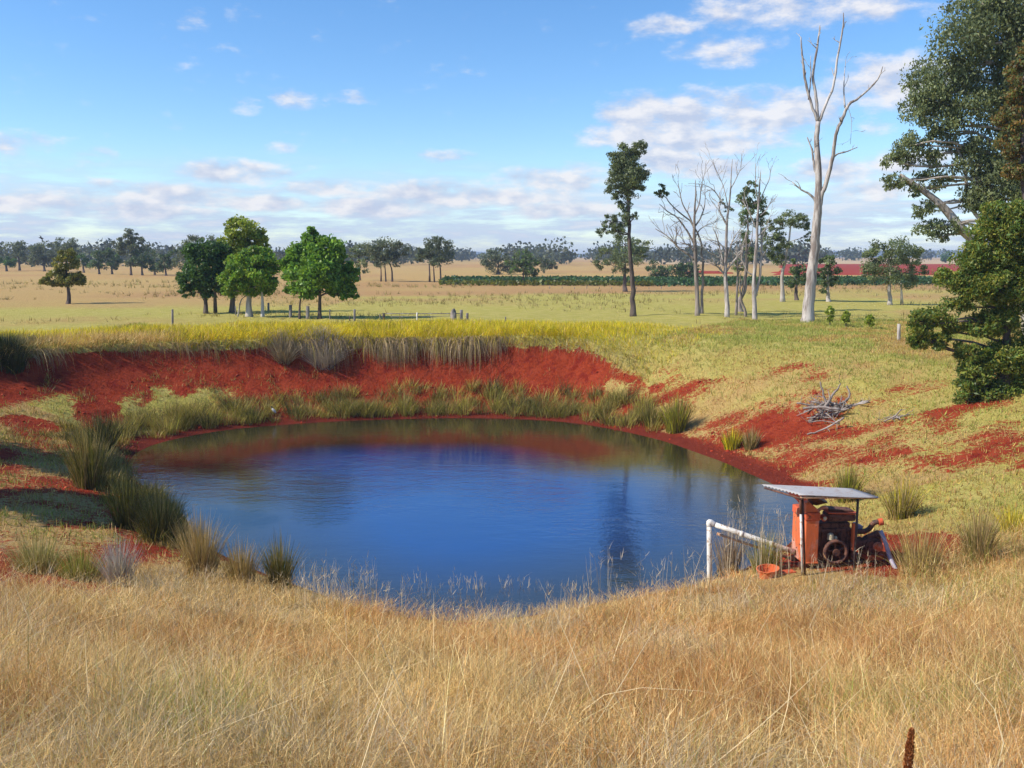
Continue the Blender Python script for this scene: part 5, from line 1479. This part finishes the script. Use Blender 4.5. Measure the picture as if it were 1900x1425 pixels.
def ring(bm, c, R, r, seg=36, sq=1.0, axis='Y'):
    ns = 10; V = []
    for i in range(seg):
        a = i * 2 * math.pi / seg
        for j in range(ns):
            b = j * 2 * math.pi / ns
            q = R + r * math.cos(b)
            p = (q * math.cos(a), r * sq * math.sin(b), q * math.sin(a))
            if axis == 'X': p = (p[1], p[0], p[2])
            V.append(bm.verts.new(Vector(c) + Vector(p)))
    for i in range(seg):
        for j in range(ns):
            bm.faces.new([V[i * ns + j], V[((i + 1) % seg) * ns + j], V[((i + 1) % seg) * ns + (j + 1) % ns], V[i * ns + (j + 1) % ns]])

PB = at(1491, 1066, 15.75); PB[2] = H(PB[0] + 0.6, PB[1] + 0.3) - 0.02
eng = empty('pump_engine', PB); eng.rotation_euler = (0, 0, math.radians(5))
tag(eng, 'rusty orange diesel pump engine at the water edge under a tin roof', 'pump engine')
# local: X along the engine to the right, Y away from the camera, near left corner of the radiator box at (0, 0)
bm = bmesh.new(); bx(bm, (0.125, 0.30, 0.52), (0.25, 0.60, 0.78), 0.02)
hous = bm_obj('radiator_housing', bm, M_ORANGE, eng)
bm = bmesh.new(); bx(bm, (0.125, 0.30, 0.975), (0.275, 0.63, 0.15), 0.025); bm_obj('header_tank', bm, M_ORANGE2, eng)
bm = bmesh.new(); bx(bm, (0.125, 0.30, 0.125), (0.27, 0.62, 0.035), 0.01); bm_obj('bottom_tank', bm, M_ORANGE, hous)
for q in range(4):
    bm = bmesh.new(); cyl(bm, (-0.012, 0.10 + 0.13 * q, 0.30 + 0.1 * (q % 2)), (0.01, 0.10 + 0.13 * q, 0.30 + 0.1 * (q % 2)), 0.013, seg=10, bev=0.002); bm_obj('bolt', bm, M_RUST, hous)
# raised triangular cowl on the header tank
bm = bmesh.new()
tri = [(0.0, 1.05), (0.27, 1.05), (0.20, 1.12), (0.05, 1.24), (0.0, 1.22)]
f0 = [bm.verts.new((x, 0.02, z)) for x, z in tri]; f1 = [bm.verts.new((x, 0.16, z)) for x, z in tri]
bm.faces.new(f0); bm.faces.new(f1[::-1])
for i in range(5): bm.faces.new([f0[i], f1[i], f1[(i + 1) % 5], f0[(i + 1) % 5]])
bmesh.ops.recalc_face_normals(bm, faces=bm.faces); bmesh.ops.bevel(bm, geom=bm.edges[:], offset=0.008, segments=1, affect='EDGES')
bm_obj('cowl', bm, M_ORANGE, eng)
bm = bmesh.new(); cyl(bm, (0.20, 0.30, 1.05), (0.20, 0.30, 1.18), 0.05); cyl(bm, (0.20, 0.28, 1.16), (0.28, 0.26, 1.30), 0.10, 0.24, seg=24, bev=0.01); bm_obj('funnel', bm, M_BLACK, eng)
# skid
for yy in (0.12, 0.48):
    bm = bmesh.new(); bx(bm, (0.78, yy, 0.055), (1.66, 0.09, 0.09), 0.01); bm_obj('skid_beam', bm, M_RUST, eng)
# block
bm = bmesh.new()
bx(bm, (0.62, 0.32, 0.40), (0.62, 0.34, 0.60), 0.03); bx(bm, (0.62, 0.32, 0.73), (0.58, 0.26, 0.12), 0.02)
for q in range(4): cyl(bm, (0.40 + q * 0.15, 0.13, 0.60), (0.40 + q * 0.15, 0.19, 0.60), 0.04, seg=12)
bx(bm, (0.30, 0.32, 0.45), (0.10, 0.40, 0.60), 0.02)
bm_obj('engine_block', bm, M_RUST, eng)
bm = bmesh.new()
for q in range(5): cyl(bm, (0.36 + q * 0.12, 0.10, 0.66), (0.36 + q * 0.12, 0.12, 0.40), 0.012, seg=8, bev=0)
bm_obj('fuel_line', bm, M_RUST, eng)
# fuel tank with orange lip
bm = bmesh.new(); bx(bm, (0.72, 0.26, 0.905), (0.52, 0.30, 0.15), 0.05); tank = bm_obj('fuel_tank', bm, M_RUST, eng)
bm = bmesh.new(); bx(bm, (0.73, 0.26, 0.99), (0.56, 0.34, 0.025), 0.008, Matrix.Rotation(math.radians(3), 3, 'Y')); bm_obj('tank_lid', bm, M_ORANGE2, tank)
bm = bmesh.new(); bx(bm, (0.72, 0.28, 1.025), (0.46, 0.24, 0.04), 0.015, Matrix.Rotation(math.radians(5), 3, 'Y')); bm_obj('rain_cover', bm, M_RUST, tank)
bm = bmesh.new(); cyl(bm, (0.36, 0.05, 0.92), (0.36, 0.16, 0.93), 0.055, 0.05, seg=18); bm_obj('filler_neck', bm, M_ORANGE2, tank)
bm = bmesh.new(); cyl(bm, (0.36, 0.02, 0.93), (0.36, 0.05, 0.93), 0.035, 0.03, seg=16); bm_obj('filler_cap', bm, M_CREAM, tank)
bm = bmesh.new()
pth = smooth_path([(0.30, 0.22, 1.02), (0.38, 0.18, 1.09), (0.45, 0.2, 1.08), (0.5, 0.26, 1.0)], 5)
tm = MB(); tube(tm, pth, np.full(len(pth), 0.03), 10); hz_ = tm.build('top_hose', M_ORANGE, None, tint=False, smooth=True); hz_.parent = eng; bm.free()
# orange upright
bm = bmesh.new(); bx(bm, (0.93, 0.06, 0.56), (0.085, 0.08, 0.52), 0.012); cyl(bm, (0.93, 0.012, 0.50), (0.93, 0.03, 0.50), 0.02, seg=10, bev=0); bm_obj('upright', bm, M_ORANGE, eng)
bm = bmesh.new(); bx(bm, (0.93, 0.06, 0.24), (0.10, 0.10, 0.16), 0.02); bm_obj('upright_foot', bm, M_RUST, eng)
# flywheel with spokes
bm = bmesh.new(); ring(bm, (0.58, 0.02, 0.31), 0.20, 0.035, sq=1.3); fw = bm_obj('flywheel', bm, M_RUST, eng, True)
bm = bmesh.new(); cyl(bm, (0.58, -0.03, 0.31), (0.58, 0.16, 0.31), 0.065, seg=18); bm_obj('hub', bm, M_RUST, fw)
for q in range(5):
    a = q * 2 * math.pi / 5 + 0.4
    bm = bmesh.new(); cyl(bm, (0.58 + 0.05 * math.cos(a), 0.03, 0.31 + 0.05 * math.sin(a)), (0.58 + 0.19 * math.cos(a), 0.03, 0.31 + 0.19 * math.sin(a)), 0.022, 0.016, seg=10, bev=0); bm_obj('spoke', bm, M_RUST, fw)
bm = bmesh.new(); cyl(bm, (0.50, 0.08, 0.52), (0.50, 0.08, 0.64), 0.06, 0.05, seg=18, bev=0.012); cyl(bm, (0.57, 0.08, 0.55), (0.62, 0.08, 0.55), 0.04, 0.03, seg=14); bm_obj('oil_filter', bm, M_CREAM, eng)
# pump body
bm = bmesh.new(); cyl(bm, (0.98, 0.30, 0.36), (1.18, 0.30, 0.36), 0.11, 0.13); cyl(bm, (1.00, 0.22, 0.62), (1.22, 0.26, 0.60), 0.05)
bm_obj('coupling', bm, M_RUST, eng)
bm = bmesh.new(); ring(bm, (1.34, 0.24, 0.34), 0.13, 0.085, sq=1.1); cyl(bm, (1.34, 0.10, 0.34), (1.34, 0.40, 0.34), 0.15, seg=24, bev=0.02); vol = bm_obj('volute', bm, M_RUST, eng, False)
bm = bmesh.new(); cyl(bm, (1.40, 0.02, 0.36), (1.40, 0.12, 0.36), 0.075, 0.09, seg=20, bev=0.02); cyl(bm, (1.40, -0.02, 0.36), (1.40, 0.03, 0.36), 0.045, 0.06, seg=18, bev=0.012); bm_obj('end_cap', bm, M_ORANGE, vol)
bm = bmesh.new(); cyl(bm, (1.24, 0.20, 0.52), (1.46, 0.2, 0.57), 0.03, 0.075, seg=16, bev=0.008); cyl(bm, (1.45, 0.2, 0.42), (1.45, 0.2, 0.62), 0.05, seg=16); bm_obj('discharge_bend', bm, M_RUST, eng)
tm = MB(); pth = smooth_path([(1.22, 0.25, 0.60), (1.30, 0.24, 0.66), (1.36, 0.22, 0.76), (1.46, 0.20, 0.80)], 5); tube(tm, pth, np.full(len(pth), 0.045), 12); o_b = tm.build('elbow', M_BLACK, None, tint=False, smooth=True); o_b.parent = eng
bm = bmesh.new(); cyl(bm, (1.44, 0.20, 0.78), (1.52, 0.19, 0.80), 0.065, seg=16); bm_obj('flange', bm, M_ORANGE2, eng)
bm = bmesh.new(); bx(bm, (1.14, 0.38, 0.66), (0.16, 0.12, 0.10), 0.02, Matrix.Rotation(0.4, 3, 'Y')); bm_obj('bracket', bm, M_HOSE, eng)
bm = bmesh.new(); bx(bm, (1.36, 0.24, 0.15), (0.34, 0.30, 0.10), 0.02); bm_obj('pump_foot', bm, M_ORANGE2, eng)

# lilac grey hose leaving the pump
mb = MB()
hp = [at(1634, 985, 16.0), at(1644, 1010, 15.85), at(1652, 1036, 15.7), at(1664, 1060, 15.5), at(1674, 1075, 15.35)]
P = smooth_path(hp, 6); hb = hp[0].copy(); tube(mb, P - 0, np.full(len(P), 0.038), 10)
tag(mb.build('delivery_hose', M_HOSE, origin=hp[-1], smooth=True, tint=False), 'lilac grey delivery hose running down from the pump into the grass', 'hose')

# white suction pipe
wp = empty('suction_pipe', np.append(at(1316, 1066, 16.6)[:2], H(at(1316, 1066, 16.6)[0], 16.6)))
tag(wp, 'white elbowed pipe sloping from the waterside riser to the engine', 'pipe')
mb = MB(); b = at(1317, 1090, 16.6); t = at(1316, 974, 16.6); b[2] = min(b[2], H(b[0], 16.6)) - 0.1
tube(mb, np.linspace(b, t, 4), np.full(4, 0.048), 14); mb.build('riser', M_WHITE, wp, smooth=True, tint=False)
e0 = at(1325, 973, 16.6); e1 = at(1474, 1024, 16.15)
mb = MB(); P = smooth_path([t - np.array([0, 0, 0.01]), at(1316.5, 968.5, 16.6), e0], 5); tube(mb, P, np.full(len(P), 0.054), 14); mb.build('elbow', M_WHITE, wp, smooth=True, tint=False)
mb = MB(); tube(mb, np.linspace(e0, e1, 6), np.full(6, 0.048), 14); mb.build('sloping_run', M_WHITE, wp, smooth=True, tint=False)
mb = MB()
for q in (0.35, 0.72):
    c = e0 + (e1 - e0) * q; d_ = (e1 - e0) / np.linalg.norm(e1 - e0)
    tube(mb, [c - d_ * 0.03, c + d_ * 0.03], [0.055, 0.055], 14)
    mb.build('clamp', M_WHITE, wp, tint=False); mb = MB()
mb = MB(); a_ = at(1330, 990, 16.75); b_ = at(1478, 1040, 16.3); tube(mb, np.linspace(a_, b_, 5), np.full(5, 0.026), 10)
tag(mb.build('thin_pipe', M_TANPIPE, origin=a_, smooth=True, tint=False), 'thin tan pipe running just below the white sloping pipe', 'pipe')

# orange tub in the grass
tb = hit(1425, 1072); tub = tag(empty('metal_tub', tb), 'low orange metal tub in the grass left of the engine', 'tub')
bm = bmesh.new()
prof_ = [(0.0, 0.0), (0.17, 0.0), (0.21, 0.20), (0.225, 0.205), (0.225, 0.22), (0.20, 0.22), (0.16, 0.02), (0.0, 0.02)]
rings = []
for a in range(28):
    an = a * 2 * math.pi / 28
    rings.append([bm.verts.new((r * math.cos(an) * 1.2, r * math.sin(an), z)) for r, z in prof_])
for a in range(28):
    A, B_ = rings[a], rings[(a + 1) % 28]
    for q in range(len(prof_) - 1): bm.faces.new([A[q], B_[q], B_[q + 1], A[q + 1]])
bmesh.ops.remove_doubles(bm, verts=bm.verts, dist=1e-5); bmesh.ops.recalc_face_normals(bm, faces=bm.faces)
to = bm_obj('bowl', bm, M_ORANGE, tub); to.scale = (0.75, 0.75, 0.8); to.rotation_euler = (0.12, -0.1, 0)
bm = bmesh.new(); bx(bm, (0.36, 0.1, 0.05), (0.30, 0.16, 0.06), 0.02, Matrix.Rotation(0.3, 3, 'Z')); bm_obj('broken_panel', bm, M_ORANGE2, tub)

# tin roof shelter
RZ = PB[2] + 1.47
def roofpt(px, py, z):
    d = ray(px, py); k = (z - CAMZ) / d[2]
    return np.array([d[0] * k, d[1] * k, z])
A = roofpt(1413, 899, RZ + 0.03); B_ = roofpt(1484, 920, RZ + 0.01); C_ = roofpt(1632, 921, RZ); D_ = roofpt(1581, 907, RZ + 0.02)
sh = tag(empty('tin_shelter', (PB[0] + 0.4, PB[1] + 0.2, PB[2])), 'corrugated tin roof on thin steel posts over the pump engine', 'shelter')
mb = MB(); nu, nv = 110, 10; V = []
rnd = np.random.default_rng(31)
for iu in range(nu + 1):
    u = iu / nu
    for iv in range(nv + 1):
        v = iv / nv
        p = (A * (1 - u) + B_ * u) * (1 - v) + (D_ * (1 - u) + C_ * u) * v
        p = p + np.array([0, 0, 0.011 * math.sin(u * 2 * math.pi * 11) + 0.02 * math.sin(v * 3.0 + u * 2) * u - 0.03 * (1 - u) * max(0, 0.15 - v)])
        V.append(p)
ii = np.arange(nu)[:, None] * (nv + 1) + np.arange(nv)[None, :]
mb.add(V, np.stack([ii, ii + nv + 1, ii + nv + 2, ii + 1], axis=-1).reshape(-1, 4))
rf = mb.build('roof_sheet', M_GALV, sh, smooth=True, tint=False)
md = rf.modifiers.new('thickness', 'SOLIDIFY'); md.thickness = 0.004
def rail(p0, p1, nm, mat, r=0.02):
    mb = MB(); tube(mb, np.linspace(p0, p1, 3), np.full(3, r), 8); return mb.build(nm, mat, sh, tint=False)
dn = np.array([0, 0, -0.035])
rail(B_ + dn + np.array([0.02, 0.03, 0]), C_ + dn + np.array([-0.03, 0.03, 0]), 'roof_rail', M_TANPIPE, 0.018)
rail(A + dn + (D_ - A) * 0.08, D_ + dn, 'roof_rail', M_RUST, 0.018)
rail(A + dn * 1.6 + (D_ - A) * 0.03 + (B_ - A) * 0.02, B_ + dn * 1.6 + (D_ - A) * 0.03, 'roof_rail', M_RUST, 0.018)
fp = at(1489, 1074, 15.45); fp[2] = H(fp[0], fp[1]) - 0.1
ft = B_ + np.array([0.03, 0.06, -0.03])
mid_ = fp + (ft - fp) * 0.80
rail(fp, mid_, 'post', M_WHITE, 0.021)
rail(mid_, ft, 'post', M_BLACK, 0.024)
rail(fp + np.array([0.055, 0.03, 0]), ft + np.array([0.05, 0.03, 0]), 'post', M_BLACK, 0.018)  # dark bar added as the shaded right side of the single front post
bt = (C_ * 0.55 + D_ * 0.45) + np.array([-0.12, 0.08, -0.03]); bb = bt.copy(); bb[2] = H(bb[0], bb[1]) - 0.1
rail(bb, bt, 'post', M_PICKET, 0.022)
bt2 = A * 0.5 + D_ * 0.5 + dn; bb2 = bt2.copy(); bb2[2] = H(bb2[0], bb2[1]) - 0.1

# ------------------------------------------------------------------ birds
def wader():
    b = hit(508, 774); k = b[1] / FPX
    root = tag(empty('wading_bird', b), 'small white bodied bird with a dark head standing at the far waterline', 'bird')
    s = 21 * k / 0.5      # standing height about 21 px
    M_WB = metal_paint('white_feathers', (0.72, 0.70, 0.66), (0.5, 0.48, 0.44), 0.2, 0.8, 14.0)
    M_DB = metal_paint('dark_feathers', (0.05, 0.045, 0.045), (0.09, 0.07, 0.06), 0.3, 0.8, 14.0)
    # body tapering to the tail, carried at a slant, neck and head in one mesh
    mb = MB()
    P = smooth_path(np.array([(0.11, 0, 0.17), (0.06, 0, 0.22), (0.0, 0, 0.29), (-0.04, 0, 0.345), (-0.055, 0, 0.39)]) * s, 5)
    R = np.interp(np.linspace(0, 1, len(P)), [0, 0.2, 0.45, 0.7, 0.88, 1], [0.008, 0.045, 0.066, 0.05, 0.028, 0.024]) * s
    tube(mb, P + b, R, 12); mb.build('body', M_WB, root, smooth=True, tint=False)
    mb = MB(); P = smooth_path(np.array([(-0.052, 0, 0.385), (-0.066, 0, 0.43), (-0.085, 0, 0.455), (-0.11, 0, 0.45), (-0.165, 0, 0.43)]) * s, 5)
    R = np.interp(np.linspace(0, 1, len(P)), [0, 0.25, 0.5, 0.68, 0.75, 1], [0.024, 0.024, 0.03, 0.022, 0.009, 0.003]) * s
    tube(mb, P + b, R, 10); mb.build('head', M_DB, root, smooth=True, tint=False)
    for yy in (-0.018, 0.018):
        mb = MB(); tube(mb, np.array([(0.02, yy, 0.24), (0.028, yy, 0.12), (0.015, yy, -0.01), (-0.02, yy, -0.005)]) * s + b, np.array([0.012, 0.007, 0.006, 0.005]) * s, 6); mb.build('leg', M_DB, root, tint=False)
    return M_DB
M_DB = wader()
def flier():
    c = at(75.5, 441.5, 60.0)
    root = tag(empty('flying_bird', c), 'small dark bird flying above the left horizon trees', 'bird')
    mb = MB(); P = smooth_path(np.array([(-0.06, -0.14, 0.02), (0, 0, 0), (0.05, 0.12, -0.02), (0.07, 0.2, -0.03)]), 5)
    R = np.interp(np.linspace(0, 1, len(P)), [0, 0.15, 0.5, 0.8, 1], [0.008, 0.03, 0.05, 0.03, 0.02]); tube(mb, P + c, R, 10)
    mb.build('body', M_DB, root, smooth=True, tint=False)
    for sgn, tip in ((1, (-0.10, 0.05, 0.17)), (-1, (0.07, 0.06, -0.20))):
        mb = MB(); tp = np.array(tip); ro = np.array([0.0, 0.02, 0.0]); md_ = (ro + tp) * 0.5 + np.array([0.03, 0.02, 0.02 * sgn])
        f = np.array([0, 0.11, 0])
        V = [ro - f * 0.5, md_ - f * 0.6, tp - f * 0.1, ro + f * 0.6, md_ + f * 0.55, tp + f * 0.25]
        V2 = [np.array(v) + np.array([0.012, 0, 0]) for v in V]
        mb.add(np.array(V + V2) + c, [[0, 1, 4, 3], [1, 2, 5, 4], [6, 9, 10, 7], [7, 10, 11, 8], [0, 6, 7, 1], [1, 7, 8, 2], [3, 4, 10, 9], [4, 5, 11, 10], [2, 8, 11, 5], [0, 3, 9, 6]])
        mb.build('wing', M_DB, root, tint=False)
flier()

# ------------------------------------------------------------------ air
bm = bmesh.new(); bmesh.ops.create_cube(bm, size=1)
for v in bm.verts: v.co = Vector((v.co.x * 8800, v.co.y * 8800, -5 if v.co.z < 0 else 24))
me = bpy.data.meshes.new('haze'); bm.to_mesh(me); bm.free()
m = bpy.data.materials.new('haze_air'); m.use_nodes = True; m.node_tree.nodes.clear()
gg = NG(m.node_tree); out = gg.n('ShaderNodeOutputMaterial'); pv = gg.n('ShaderNodeVolumePrincipled')
pv.inputs['Color'].default_value = (0.62, 0.76, 1.0, 1); pv.inputs['Density'].default_value = 0.00036; pv.inputs['Anisotropy'].default_value = 0.0
gg.t.links.new(pv.outputs[0], out.inputs['Volume'])
me.materials.append(m)
o = bpy.data.objects.new('haze', me); COL.objects.link(o); tag(o, kind='stuff')
